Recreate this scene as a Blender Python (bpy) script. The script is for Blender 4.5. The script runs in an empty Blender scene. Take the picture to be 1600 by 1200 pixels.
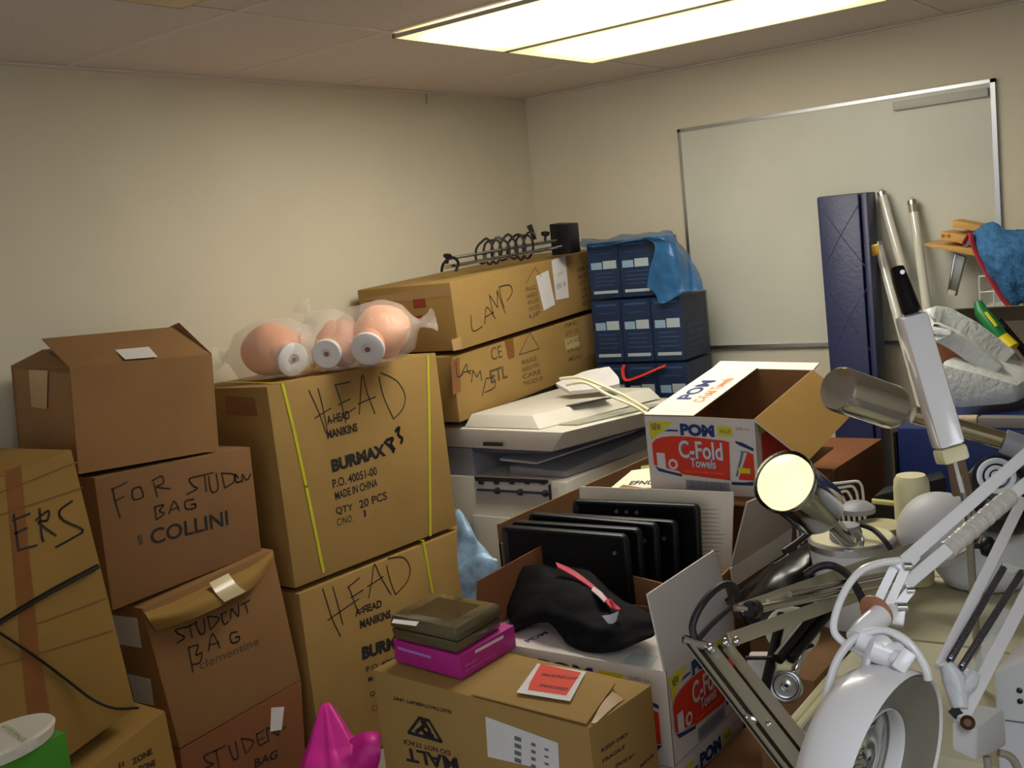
import bpy, bmesh, math, random
from mathutils import Vector as V, Matrix, noise
random.seed(7)
SC = bpy.context.scene
COL = SC.collection
# ------------------------------------------------------------------ camera
S = 0.84
FPX = 1699.1
POS = V((3.848*S, -5.516*S, 2.44-(2.44-1.617)*S))
yaw, pitch, roll = [math.radians(a) for a in (37.06, 7.50, -5.96)]
FW = V((-math.sin(yaw)*math.cos(pitch), math.cos(yaw)*math.cos(pitch), -math.sin(pitch)))
r0 = V((math.cos(yaw), math.sin(yaw), 0)); u0 = r0.cross(FW)
RT = math.cos(roll)*r0 + math.sin(roll)*u0
UP = -math.sin(roll)*r0 + math.cos(roll)*u0
cd = bpy.data.cameras.new('camera'); cam = bpy.data.objects.new('camera', cd); COL.objects.link(cam)
cam.matrix_world = Matrix(((RT.x, UP.x, -FW.x, POS.x), (RT.y, UP.y, -FW.y, POS.y), (RT.z, UP.z, -FW.z, POS.z), (0, 0, 0, 1)))
cd.sensor_fit = 'HORIZONTAL'; cd.sensor_width = 36; cd.lens = FPX/1600*36
cd.clip_start = .02
SC.camera = cam
# ------------------------------------------------------------------ world, exposure
w = bpy.data.worlds.new('world'); SC.world = w; w.use_nodes = True
w.node_tree.nodes['Background'].inputs[0].default_value = (.86, .92, 1, 1)
w.node_tree.nodes['Background'].inputs[1].default_value = .75
SC.view_settings.view_transform = 'Standard'; SC.view_settings.look = 'None'
SC.view_settings.gamma = 1; SC.view_settings.use_curve_mapping = False
SC.view_settings.exposure = 0.58
LAMP_STRENGTH = 11

# ------------------------------------------------------------------ helpers
def ray(x, y): return FW + RT*((x-800)/FPX) - UP*((y-600)/FPX)
def P(x, y, t): return POS + ray(x, y)*t
def on(x, y, ax, v):
    d = ray(x, y); i = 'XYZ'.index(ax)
    return POS + d*((v-POS[i])/d[i])
def hit(x, y, pl, off=0.0):
    d = ray(x, y)
    return POS + d*((pl[0]-POS).dot(pl[1])/d.dot(pl[1])) + pl[1]*off
def plane(a, b, c):
    n = (b-a).cross(c-a).normalized()
    if n.dot(POS-a) < 0: n = -n
    return (a.copy(), n)
def depth(p): return (p-POS).dot(FW)

def srgb(r, g, b):
    f = lambda c: ((c/255+.055)/1.055)**2.4 if c > 10 else c/255/12.92
    return (f(r), f(g), f(b), 1)
MATS = {}
def mat(name, rgb, rough=.6, metal=0, nscale=0, namt=0, bump=0, bscale=0, spec=.5, trans=0, stretch=None, emit=0, coat=0):
    if name in MATS: return MATS[name]
    m = bpy.data.materials.new(name); m.use_nodes = True; MATS[name] = m
    nt = m.node_tree; b = nt.nodes['Principled BSDF']
    b.inputs['Base Color'].default_value = srgb(*rgb); b.inputs['Roughness'].default_value = rough
    b.inputs['Metallic'].default_value = metal; b.inputs['Specular IOR Level'].default_value = spec
    b.inputs['Transmission Weight'].default_value = trans; b.inputs['Coat Weight'].default_value = coat
    if emit:
        b.inputs['Emission Color'].default_value = srgb(*rgb); b.inputs['Emission Strength'].default_value = emit
    if namt or bump:
        tc = nt.nodes.new('ShaderNodeTexCoord'); mp = nt.nodes.new('ShaderNodeMapping')
        nt.links.new(tc.outputs['Object'], mp.inputs[0])
        if stretch: mp.inputs['Scale'].default_value = stretch
    if namt:
        n = nt.nodes.new('ShaderNodeTexNoise'); n.inputs['Scale'].default_value = nscale; n.inputs['Detail'].default_value = 5
        nt.links.new(mp.outputs[0], n.inputs['Vector'])
        r = nt.nodes.new('ShaderNodeValToRGB')
        c = srgb(*rgb)
        r.color_ramp.elements[0].color = tuple(x*(1-namt) for x in c[:3])+(1,)
        r.color_ramp.elements[1].color = tuple(min(1, x*(1+namt)) for x in c[:3])+(1,)
        r.color_ramp.elements[0].position = .3; r.color_ramp.elements[1].position = .7
        nt.links.new(n.outputs[0], r.inputs[0]); nt.links.new(r.outputs[0], b.inputs['Base Color'])
    if bump:
        n2 = nt.nodes.new('ShaderNodeTexNoise'); n2.inputs['Scale'].default_value = bscale; n2.inputs['Detail'].default_value = 3
        nt.links.new(mp.outputs[0], n2.inputs['Vector'])
        bp = nt.nodes.new('ShaderNodeBump'); bp.inputs['Strength'].default_value = bump; bp.inputs['Distance'].default_value = .01
        nt.links.new(n2.outputs[0], bp.inputs['Height']); nt.links.new(bp.outputs[0], b.inputs['Normal'])
    return m
def film(name, rgb, clear=.7, rough=.15, wr=18):
    m = bpy.data.materials.new(name); m.use_nodes = True; MATS[name] = m
    nt = m.node_tree; nt.nodes.clear()
    o = nt.nodes.new('ShaderNodeOutputMaterial'); mx = nt.nodes.new('ShaderNodeMixShader')
    t = nt.nodes.new('ShaderNodeBsdfTransparent'); g = nt.nodes.new('ShaderNodeBsdfPrincipled')
    g.inputs['Base Color'].default_value = srgb(*rgb); g.inputs['Roughness'].default_value = rough
    tc = nt.nodes.new('ShaderNodeTexCoord'); n = nt.nodes.new('ShaderNodeTexNoise'); n.inputs['Scale'].default_value = wr; n.inputs['Detail'].default_value = 4
    bp = nt.nodes.new('ShaderNodeBump'); bp.inputs['Strength'].default_value = .8; bp.inputs['Distance'].default_value = .02
    nt.links.new(tc.outputs['Object'], n.inputs['Vector']); nt.links.new(n.outputs[0], bp.inputs['Height']); nt.links.new(bp.outputs[0], g.inputs['Normal'])
    mx.inputs[0].default_value = 1-clear
    nt.links.new(t.outputs[0], mx.inputs[1]); nt.links.new(g.outputs[0], mx.inputs[2]); nt.links.new(mx.outputs[0], o.inputs[0])
    return m

class B:
    """collects geometry in world coordinates"""
    def __init__(s): s.v = []; s.f = []; s.m = []
    def add(s, vs, fs, mi=0):
        n = len(s.v); s.v += [V(v) for v in vs]
        for f in fs: s.f.append([i+n for i in f]); s.m.append(mi)
        return s
    def hexa(s, c, mi=0):   # FTL FTR FBR FBL BTL BTR BBR BBL
        return s.add(c, [(3, 2, 1, 0), (4, 5, 6, 7), (0, 1, 5, 4), (2, 3, 7, 6), (0, 4, 7, 3), (1, 2, 6, 5)], mi)
    def box(s, x0, x1, y0, y1, z0, z1, mi=0):
        return s.hexa([(x0, y0, z1), (x1, y0, z1), (x1, y0, z0), (x0, y0, z0), (x0, y1, z1), (x1, y1, z1), (x1, y1, z0), (x0, y1, z0)], mi)
    def slab(s, q, th, mi=0, mi_back=None, toward=None):
        """quad q given thickness th (opposite to 'toward')"""
        q = [V(p) for p in q]; n = (q[1]-q[0]).cross(q[2]-q[0]).normalized()
        if n.dot((V(toward) if toward is not None else POS)-q[0]) < 0: n = -n
        if (q[1]-q[0]).cross(q[2]-q[0]).dot(n) < 0: q = [q[0], q[3], q[2], q[1]]
        b = [p-n*th for p in q]; k = len(s.v)
        s.v += q+b
        s.f += [[k, k+1, k+2, k+3]]; s.m += [mi]
        s.f += [[k+7, k+6, k+5, k+4]]; s.m += [mi if mi_back is None else mi_back]
        for i in range(4):
            j = (i+1) % 4
            s.f.append([k+i, k+4+i, k+4+j, k+j]); s.m.append(mi if mi_back is None else mi_back)
        return s
    def face(s, pts, mi=0, up=None):
        pts = [V(p) for p in pts]
        n = V((0, 0, 0))
        for i in range(len(pts)): n += pts[i].cross(pts[(i+1) % len(pts)])
        if n.dot((POS if up is None else V(up))-pts[0]) < 0: pts.reverse()
        return s.add(pts, [list(range(len(pts)))], mi)
    def ring(s, c, a, b, r, n, wob=None):
        k = len(s.v)
        for i in range(n):
            t = 2*math.pi*i/n; q = r*(wob(t) if wob else 1)
            s.v.append(c + a*(math.cos(t)*q) + b*(math.sin(t)*q))
        return k
    def bridge(s, k0, k1, n, mi=0):
        for i in range(n):
            j = (i+1) % n; s.f.append([k0+i, k0+j, k1+j, k1+i]); s.m.append(mi)
    def tube(s, pts, r, n=8, mi=0, smooth=0, closed=False, caps=True, flat=1):
        pts = [V(p) for p in pts]
        if smooth: pts = spline(pts, smooth, closed)
        rs = r if isinstance(r, (list, tuple)) else None
        d0 = (pts[1]-pts[0]).normalized()
        a = d0.orthogonal().normalized(); ks = []
        for i, p in enumerate(pts):
            if closed: d = (pts[(i+1) % len(pts)]-pts[i-1]).normalized()
            else: d = (pts[min(i+1, len(pts)-1)]-pts[max(i-1, 0)]).normalized()
            a = (a-d*a.dot(d)).normalized(); b = d.cross(a)
            if rs: q = i/(len(pts)-1)*(len(rs)-1); j = min(int(q), len(rs)-2); rr = rs[j]+(rs[j+1]-rs[j])*(q-j)
            else: rr = r
            ks.append(s.ring(p, a, b*flat, rr, n))
        for i in range(len(ks)-1): s.bridge(ks[i], ks[i+1], n, mi)
        if closed: s.bridge(ks[-1], ks[0], n, mi)
        elif caps:
            s.f.append([ks[0]+i for i in range(n)][::-1]); s.m.append(mi)
            s.f.append([ks[-1]+i for i in range(n)]); s.m.append(mi)
        return s
    def lathe(s, c, axis, prof, n=32, mi=0, cap0=True, cap1=True, wob=None):
        """prof: list of (radius, height along axis)"""
        axis = V(axis).normalized(); a = axis.orthogonal().normalized(); b = axis.cross(a); c = V(c)
        ks = [s.ring(c+axis*h, a, b, max(r, 1e-4), n, wob) for r, h in prof]
        for i in range(len(ks)-1): s.bridge(ks[i], ks[i+1], n, mi)
        if cap0: s.f.append([ks[0]+i for i in range(n)][::-1]); s.m.append(mi)
        if cap1: s.f.append([ks[-1]+i for i in range(n)]); s.m.append(mi)
        return s
    def bar(s, a, b, wd, th, side=None, mi=0):
        """rectangular bar from a to b; wd measured along side"""
        a, b = V(a), V(b); d = (b-a).normalized()
        sd = V(side) if side is not None else d.cross(POS-a)
        sd = (sd-d*sd.dot(d)).normalized(); n = d.cross(sd)
        x, y = sd*(wd/2), n*(th/2)
        return s.hexa([a-x+y, a+x+y, a+x-y, a-x-y, b-x+y, b+x+y, b+x-y, b-x-y], mi)
    def sheet(s, grid, sub=6, th=.004, mi=0, wr=0, ws=12, toward=None):
        """smooth surface through a control grid, given a thickness"""
        rows = [spline([V(p) for p in r], sub) for r in grid]
        cols = [spline([r[i] for r in rows], sub) for i in range(len(rows[0]))]
        nu, nv = len(cols), len(cols[0])
        top = []
        for u in range(nu):
            for v_ in range(nv):
                p = cols[u][v_]
                a = cols[min(u+1, nu-1)][v_]-cols[max(u-1, 0)][v_]; b = cols[u][min(v_+1, nv-1)]-cols[u][max(v_-1, 0)]
                n = a.cross(b)
                n = n.normalized() if n.length > 1e-9 else V((0, 0, 1))
                if n.dot((POS if toward is None else V(toward))-p) < 0: n = -n
                if wr: p = p + n*(wr*noise.noise(p*ws)+wr*.5*noise.noise(p*ws*2.7))
                top.append((p, n))
        k = len(s.v); s.v += [p for p, n in top]; k2 = len(s.v); s.v += [p-n*th for p, n in top]
        for u in range(nu-1):
            for v_ in range(nv-1):
                i = u*nv+v_
                s.f.append([k+i, k+i+nv, k+i+nv+1, k+i+1]); s.m.append(mi)
                s.f.append([k2+i, k2+i+1, k2+i+nv+1, k2+i+nv]); s.m.append(mi)
        edge = [u*nv for u in range(nu)] + [(nu-1)*nv+v_ for v_ in range(1, nv)] + [u*nv+nv-1 for u in range(nu-2, -1, -1)] + [v_ for v_ in range(nv-2, 0, -1)]
        for i in range(len(edge)):
            a, b = edge[i], edge[(i+1) % len(edge)]
            s.f.append([k+a, k+b, k2+b, k2+a]); s.m.append(mi)
        return s
    def ribbon(s, pts, n, wd, mi=0, off=0, up=None):
        for i in range(len(pts)-1):
            a, b = V(pts[i]), V(pts[i+1]); d = (b-a)
            if d.length < 1e-6: continue
            d.normalize(); x = n.cross(d)*(wd/2); e = d*(wd*.3)
            s.face([a-e-x+n*off, a-e+x+n*off, b+e+x+n*off, b+e-x+n*off], mi, up=a+n*9)
    def text(s, string, O, X, Y, mi=0, bold=0, cap=None):
        """text filling the box with corner O and edges X, Y"""
        vs, fs, bx = glyphs(string, bold)
        w_, h_ = bx[2]-bx[0], bx[3]-bx[1]
        s.add([O + X*((v[0]-bx[0])/w_) + Y*((v[1]-bx[1])/h_) for v in vs], fs, mi)

def spline(p, n, closed=False):
    out = []; N = len(p)
    for i in range(N if closed else N-1):
        if closed: a, b, c, d = p[i-1], p[i], p[(i+1) % N], p[(i+2) % N]
        else: a, b, c, d = p[max(i-1, 0)], p[i], p[i+1], p[min(i+2, N-1)]
        for k in range(n):
            t = k/n
            out.append(.5*((2*b)+(c-a)*t+(2*a-5*b+4*c-d)*t*t+(3*b-a-3*c+d)*t**3))
    if not closed: out.append(p[-1].copy())
    return out
GL = {}
def glyphs(string, bold):
    key = (string, bold)
    if key not in GL:
        cu = bpy.data.curves.new('t', 'FONT'); cu.body = string; cu.size = 1; cu.offset = bold; cu.resolution_u = 3
        ob = bpy.data.objects.new('t', cu); COL.objects.link(ob)
        me = bpy.data.meshes.new_from_object(ob)
        vs = [tuple(v.co) for v in me.vertices]; fs = [tuple(p.vertices) for p in me.polygons]
        bpy.data.objects.remove(ob); bpy.data.curves.remove(cu); bpy.data.meshes.remove(me)
        xs = [v[0] for v in vs]; ys = [v[1] for v in vs]
        GL[key] = (vs, fs, (min(xs), min(ys), max(xs), max(ys)))
    return GL[key]

def obj(name, b, mats, parent=None, bevel=0, smooth=35, sub=0, origin=None, label=None):
    """link a builder as ONE mesh object; world coords are moved to the thing's origin"""
    if not isinstance(mats, (list, tuple)): mats = [mats]
    if parent is not None:
        root = parent
        while root.parent: root = root.parent
        o0 = root.location.copy()
    elif origin is not None: o0 = V(origin)
    else:
        xs = [v.x for v in b.v]; ys = [v.y for v in b.v]
        o0 = V(((min(xs)+max(xs))/2, (min(ys)+max(ys))/2, min(v.z for v in b.v)))
    me = bpy.data.meshes.new(name)
    me.from_pydata([tuple(v-o0) for v in b.v], [], b.f)
    for m in mats: me.materials.append(m)
    for p, mi in zip(me.polygons, b.m): p.material_index = min(mi, len(mats)-1)
    if bevel:
        bm = bmesh.new(); bm.from_mesh(me)
        bmesh.ops.bevel(bm, geom=bm.edges[:], offset=bevel, segments=2, profile=.6, affect='EDGES', clamp_overlap=True)
        bm.to_mesh(me); bm.free()
    if smooth:
        for p in me.polygons: p.use_smooth = True
        me.set_sharp_from_angle(angle=math.radians(smooth))
    me.update()
    o = bpy.data.objects.new(name, me); COL.objects.link(o)
    if parent is not None: o.parent = parent
    else: o.location = o0
    if sub:
        md = o.modifiers.new('sub', 'SUBSURF'); md.levels = sub; md.render_levels = sub
    if label: o['label'] = label
    return o
def thing(name, label, cat, loc, group=None):
    o = bpy.data.objects.new(name, None); COL.objects.link(o); o.location = V(loc); o.empty_display_size = .05
    o['label'] = label; o['category'] = cat
    if group: o['group'] = group
    return o
def tag(o, label, cat, group=None):
    o['label'] = label; o['category'] = cat
    if group: o['group'] = group
    return o
def struct(name, b, m, **k):
    o = obj(name, b, m, **k); o['kind'] = 'structure'; return o

def decal(parent, b, m, part='body'):
    """ink printed on a part: more faces of that part's own mesh"""
    o = parent if parent.type == 'MESH' else [c for c in parent.children if c.name.split('.')[0] == part][0]
    root = o
    while root.parent: root = root.parent
    o0 = root.location; me = o.data
    if m.name not in me.materials: me.materials.append(m)
    mi = me.materials.find(m.name)
    bm = bmesh.new(); bm.from_mesh(me)
    vs = [bm.verts.new(v-o0) for v in b.v]
    for f in b.f:
        try: fc = bm.faces.new([vs[i] for i in f]); fc.material_index = mi
        except ValueError: pass
    bm.to_mesh(me); bm.free()

# px tools on a face plane
def Z(x0, y0, sc, pts):
    if isinstance(pts[0], list): return [Z(x0, y0, sc, q) for q in pts]
    return [(x0+x/sc, y0+y/sc) for x, y in pts]
def write(b, pl, polys, wd, mi=0, off=.0012, sm=4):
    for q in polys:
        pts = [hit(x, y, pl, 0) for x, y in q]
        if len(pts) > 2: pts = spline(pts, sm)
        b.ribbon(pts, pl[1], wd, mi, off)
def ptext(b, pl, s, p0, p1, h, mi=0, bold=.0, off=.001):
    """print s on the plane from pixel p0 to p1 along the baseline, h pixels high"""
    a, c = hit(*p0, pl, off), hit(*p1, pl, off)
    X = c-a; Yd = pl[1].cross(X.normalized())
    b.text(s, a, X, Yd*(h*depth(a)/FPX), mi, bold)
def pquad(b, pl, pts, mi=0, off=.0008): b.face([hit(x, y, pl, off) for x, y in pts], mi)

def euler(rx, ry, rz):
    from mathutils import Euler
    return Euler([math.radians(a) for a in (rx, ry, rz)], 'XYZ').to_matrix()
def rigid(loc, rot, dims):
    R = euler(*rot); w_, d, h = dims
    f = lambda x, y, z: V(loc)+R @ V((x*w_/2, y*d/2, z*h))
    return [f(-1, -1, 1), f(1, -1, 1), f(1, -1, 0), f(-1, -1, 0), f(-1, 1, 1), f(1, 1, 1), f(1, 1, 0), f(-1, 1, 0)]
def base(c): return (c[2]+c[3]+c[6]+c[7])/4

# ------------------------------------------------------------------ materials
WALL = mat('wall paint', (212, 203, 180), .85, nscale=3, namt=.025, bump=.08, bscale=90)
CEIL = mat('ceiling tile', (216, 204, 194), .95, nscale=160, namt=.10, bump=.25, bscale=160)
FLOOR = mat('floor vinyl', (150, 144, 134), .5, nscale=6, namt=.12)
KTAN = mat('tan cardboard', (158, 126, 72), .8, nscale=5, namt=.07, bump=.05, bscale=40, spec=.25)
KBRN = mat('brown cardboard', (140, 103, 64), .8, nscale=5, namt=.07, bump=.05, bscale=40, spec=.25)
KDRK = mat('dark brown cardboard', (130, 94, 60), .82, nscale=5, namt=.08, bump=.05, bscale=40, spec=.25)
KRED = mat('reddish cardboard', (124, 78, 48), .82, nscale=5, namt=.08, spec=.25)
KYEL = mat('yellowish cardboard', (146, 112, 54), .78, nscale=5, namt=.07, spec=.3)
TAPE = mat('brown packing tape', (134, 86, 44), .35, nscale=8, namt=.1)
CTAPE = mat('clear packing tape', (176, 142, 96), .25, nscale=10, namt=.06)
INK = mat('black ink', (28, 25, 24), .7)
MARK = mat('black marker', (44, 38, 34), .6)
FADE = mat('faded grey print', (92, 74, 48), .8)
PAPER = mat('white paper label', (214, 210, 208), .7, nscale=20, namt=.03)
GREYP = mat('grey label print', (150, 146, 146), .8)
LIME = mat('lime plastic strap', (196, 190, 44), .4)
WHITEC = mat('white cardboard', (214, 206, 200), .7, nscale=6, namt=.03, spec=.3)
NAVY = mat('navy print', (32, 52, 104), .7)
RED = mat('red print', (216, 52, 26), .65)
YEL = mat('yellow print', (214, 204, 30), .65)
ORNG = mat('orange print', (236, 140, 60), .65)
CHROME = mat('chrome', (205, 205, 205), .12, 1)
STEEL = mat('brushed steel', (160, 158, 150), .35, 1, nscale=60, namt=.05)
ALU = mat('aluminium frame', (190, 190, 192), .35, 1)
BLACK = mat('black plastic', (6, 6, 9), .42, nscale=30, namt=.1, spec=.35)
BLKRUB = mat('black rubber cable', (20, 20, 26), .5)
WPLAST = mat('white enamel', (226, 224, 226), .28, coat=.3, nscale=5, namt=.015)
WGREY = mat('pale grey plastic', (190, 190, 192), .5, nscale=8, namt=.02)
CREAM = mat('cream plastic', (226, 218, 176), .4)
BEIGE = mat('beige printer plastic', (216, 210, 196), .5, nscale=12, namt=.02)
LGREY = mat('grey printer plastic', (150, 150, 158), .5)
DGREY = mat('dark slot', (36, 38, 46), .6)
NAVYV = mat('navy vinyl', (32, 38, 78), .42, nscale=14, namt=.1, bump=.12, bscale=60)
BLUEV = mat('royal blue vinyl', (18, 36, 92), .45, nscale=14, namt=.1)
GOLD = mat('brass', (190, 150, 60), .3, 1)
PINE = mat('pine wood', (206, 160, 84), .55, nscale=7, namt=.12, stretch=(1, 8, 8))
MAG = mat('magenta cardboard', (172, 28, 128), .45)
PINK = mat('hot pink satin', (214, 36, 150), .38, nscale=12, namt=.1, bump=.3, bscale=14)
SMOKE = mat('smoked plastic', (84, 76, 52), .12, nscale=6, namt=.1, coat=.4)
SKIN = mat('peach vinyl', (242, 164, 116), .45, nscale=10, namt=.05)
BLUEC = mat('dark blue carton', (22, 36, 60), .5, nscale=12, namt=.15)
PALEB = mat('pale blue print', (160, 190, 208), .6)
GREENC = mat('green carton', (62, 134, 38), .45)
TEALC = mat('teal carton', (20, 120, 100), .45)
CLOTHB = mat('black cloth', (9, 9, 13), .8, nscale=9, namt=.2, bump=.12, bscale=40, spec=.15)
REDC = mat('red lining', (196, 30, 60), .6)
BED = mat('beige vinyl upholstery', (186, 180, 150), .5, nscale=6, namt=.05, bump=.08, bscale=30)
FLUFF = mat('white fleece', (226, 230, 228), .95, nscale=30, namt=.05, bump=.6, bscale=60)
TANC = mat('tan lining', (186, 122, 78), .7)
GREYC = mat('grey cardboard', (108, 97, 80), .8, nscale=6, namt=.06)
COPPER = mat('copper brown washer', (170, 116, 84), .4)
FILM = film('clear plastic film', (240, 232, 222), .72, .12, 22)
BFILM = film('blue plastic film', (44, 104, 156), .42, .2, 16)

exec_order = []
# ------------------------------------------------------------------ room
X1, Y1, H = 4.9, -7.0, 2.44
struct('floor', B().box(-.1, X1+.1, Y1-.1, .1, -.1, 0), FLOOR)
struct('ceiling', B().box(-.1, X1+.1, Y1-.1, .1, H+.006, H+.1), CEIL)
struct('wall_left', B().box(-.1, 0, Y1, 0, 0, H+.006), WALL)
struct('wall_back', B().box(-.1, X1+.1, 0, .1, 0, H+.006), WALL)
struct('wall_right', B().box(X1, X1+.1, Y1, 0, 0, H+.006), WALL)
b = B()
GY = [-.705-.6125*i for i in range(11)]; GX = [.84+1.22*i for i in range(4)]
for y in GY: b.box(0, X1, y-.011, y+.011, H+.003, H+.0055)
for x in GX: b.box(x-.011, x+.011, Y1, 0, H+.0028, H+.0055)
b.box(0, .018, Y1, 0, H-.003, H+.005); b.box(0, X1, -.018, 0, H-.003, H+.005)
struct('trim_1', b, mat('ceiling grid', (216, 204, 194), .7), smooth=0)
b = B(); b.box(0, .012, Y1, 0, 0, .1); b.box(0, X1, -.012, 0, 0, .1)
struct('baseboard_back', b, mat('baseboard', (90, 80, 70), .6), smooth=0)

def lens_mat(name, k, cool=False):
    m = bpy.data.materials.new(name); m.use_nodes = True; nt = m.node_tree; bs = nt.nodes['Principled BSDF']
    bs.inputs['Base Color'].default_value = srgb(235, 225, 190)
    tc = nt.nodes.new('ShaderNodeTexCoord'); sx = nt.nodes.new('ShaderNodeSeparateXYZ'); nt.links.new(tc.outputs['Object'], sx.inputs[0])
    outs = []
    for ax, hf, fall in (('X', .59, .30), ('Y', .285, .16)):
        a = nt.nodes.new('ShaderNodeMath'); a.operation = 'ABSOLUTE'; nt.links.new(sx.outputs[ax], a.inputs[0])
        r = nt.nodes.new('ShaderNodeMapRange'); r.interpolation_type = 'SMOOTHSTEP'
        r.inputs[1].default_value = hf; r.inputs[2].default_value = hf-fall; r.inputs[3].default_value = .03; r.inputs[4].default_value = 1
        nt.links.new(a.outputs[0], r.inputs[0]); outs.append(r)
    mu = nt.nodes.new('ShaderNodeMath'); mu.operation = 'MULTIPLY'
    nt.links.new(outs[0].outputs[0], mu.inputs[0]); nt.links.new(outs[1].outputs[0], mu.inputs[1])
    st = nt.nodes.new('ShaderNodeMath'); st.operation = 'MULTIPLY_ADD'; st.inputs[1].default_value = k; st.inputs[2].default_value = .55
    nt.links.new(mu.outputs[0], st.inputs[0]); nt.links.new(st.outputs[0], bs.inputs['Emission Strength'])
    cr = nt.nodes.new('ShaderNodeValToRGB'); cr.color_ramp.elements[0].color = (1, .93, .5, 1); cr.color_ramp.elements[1].color = (1, .96, .86, 1)
    cr.color_ramp.elements[1].position = .6
    if cool: cr.color_ramp.elements[0].color = (.82, .9, 1, 1); cr.color_ramp.elements[1].color = (.84, .92, 1, 1)
    nt.links.new(mu.outputs[0], cr.inputs[0]); nt.links.new(cr.outputs[0], bs.inputs['Emission Color'])
    return m
FRAME = mat('light frame', (170, 162, 140), .5)
def fixture(x0, y0, k, label, cool=False):
    x1, y1 = x0+1.2, y0+.59
    t = thing('ceiling_light', label, 'ceiling light', ((x0+x1)/2, (y0+y1)/2, H-.02), 'ceiling light panels')
    b = B()
    for q in ((x0, x1, y0, y0+.006), (x0, x1, y1-.006, y1), (x0, x0+.006, y0, y1), (x1-.006, x1, y0, y1)): b.box(*q, H-.016, H-.004)
    obj('frame', b, FRAME, t, smooth=0)
    d = obj('diffuser', B().box(x0+.006, x1-.006, y0+.006, y1-.006, H-.0155, H-.005), lens_mat('diffuser', k, cool) if k else mat('unlit diffuser', (206, 178, 130), .4), t, smooth=0)
    # glow pattern is measured from the middle of the lens, which is the thing's own origin
fixture(.851, -1.307, LAMP_STRENGTH*.34, 'dimmer ceiling light panel on the right, next to the back wall')
fixture(.851, -1.920, LAMP_STRENGTH*1.2, 'brighter ceiling light panel on the left of the lit pair')
fixture(.875, -3.345, 0, 'unlit tan ceiling light panel whose corner shows at the top left')
fixture(3.291, -4.37, LAMP_STRENGTH*.45, 'added unseen fill light panel over the right side of the room, nearest the back wall', True)  # this panel and the next are unseen, added as cool fill light
fixture(3.291, -4.982, LAMP_STRENGTH*.45, 'added unseen fill light panel over the right side of the room, farthest from the back wall', True)
# bit of string hanging at the top of the left wall
p = on(667, 136, 'X', .006)
tag(obj('string', B().tube([on(672, 141, 'X', .01), on(668, 134, 'X', .012), on(666, 140, 'X', .008), on(667, 162, 'X', .006)], .0022, 6, smooth=4), mat('old string', (120, 108, 80), .8)), 'short bit of string hanging at the top of the left wall', 'string')

# ------------------------------------------------------------------ whiteboard
t = thing('whiteboard', 'large whiteboard with thin aluminium frame on the back wall', 'whiteboard', (1.537, 0, 1.148))
x0, x1, z0, z1 = .85, 2.224, 1.148, 2.173
obj('board', B().box(x0+.01, x1-.01, -.014, -.001, z0+.01, z1-.01), mat('whiteboard surface', (204, 202, 186), .35, nscale=2.2, namt=.06), t, smooth=0)
b = B()
for q in ((x0, x1, z0, z0+.016), (x0, x1, z1-.014, z1), (x0, x0+.014, z0, z1), (x1-.018, x1, z0, z1)): b.box(q[0], q[1], -.02, -.001, q[2], q[3])
obj('frame', b, ALU, t, smooth=0)
obj('marker_rail', B().box(1.835, 2.2, -.035, -.012, 2.108, 2.142), mat('rail grey', (186, 184, 172), .45), t, bevel=.003)

# ------------------------------------------------------------------ cartons of the left pile
def carton(name, label, c, m, cat='box', group=None, bev=.005):
    t = thing(name, label, cat, base(c), group)
    obj('body', B().hexa(c), m, t, bevel=bev)
    return t, plane(c[0], c[1], c[3]), plane(c[0], c[3], c[4]), plane(c[0], c[1], c[4])
def onwall(front, x, d):
    """front: four pixels of a face lying in the plane X = x (list for the corners), d deep towards the left wall"""
    f = [on(px, py, 'X', x[i] if isinstance(x, (list, tuple)) else x) for i, (px, py) in enumerate(front)]
    return f + [p-V((d[i] if isinstance(d, (list, tuple)) else d, 0, 0)) for i, p in enumerate(f)]
STACKH = 'tall boxes stacked by the left wall'

# lower and upper big mannequin boxes
CH2 = rigid((.307, -1.878, .002), (-.985, .377, 87.66), (.862, .46, .655))
t, pl, pll, plt = carton('carton', 'large tan box at the bottom, hand-lettered HEAD, under its twin', CH2, KTAN)
b = B()
write(b, pl, Z(420, 780, 2.857, [[(240, 400), (265, 480), (285, 540), (320, 612)], [(285, 390), (310, 480), (330, 560)], [(262, 540), (400, 445)],
    [(350, 395), (405, 350)], [(355, 390), (385, 470), (395, 500)], [(365, 440), (420, 405)], [(395, 500), (440, 470)],
    [(445, 440), (460, 360), (470, 290), (500, 350), (545, 425)], [(440, 390), (510, 345)], [(525, 295), (540, 360), (565, 425)], [(530, 265), (600, 260), (630, 310), (615, 370), (565, 425)]]), .0045)
decal(t, b, MARK)
b = B()
ptext(b, pl, 'A-HEAD', Z(420, 780, 2.857, [(385, 525)])[0], Z(420, 780, 2.857, [(505, 480)])[0], 12, bold=.03)
ptext(b, pl, 'MANIKINS', Z(420, 780, 2.857, [(408, 580)])[0], Z(420, 780, 2.857, [(545, 530)])[0], 14, bold=.04)
ptext(b, pl, 'BURMAX', (566, 1032), (648, 1003), 21, bold=.06)
ptext(b, pl, 'P.O. 40051-00', (572, 1050), (640, 1026), 8, bold=.02)
ptext(b, pl, 'MADE IN CHINA', (575, 1066), (641, 1042), 8, bold=.02)
ptext(b, pl, 'QTY 20 PCS', (578, 1090), (628, 1072), 9, bold=.02)
ptext(b, pl, 'C/NO. 1', (581, 1112), (612, 1100), 9, bold=0)
decal(t, b, INK)
b = B()
b.ribbon([hit(x, y, pl) for x, y in [(661, 846), (668, 885), (676, 930), (690, 1020)]], pl[1], .012, off=.0022)
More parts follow.
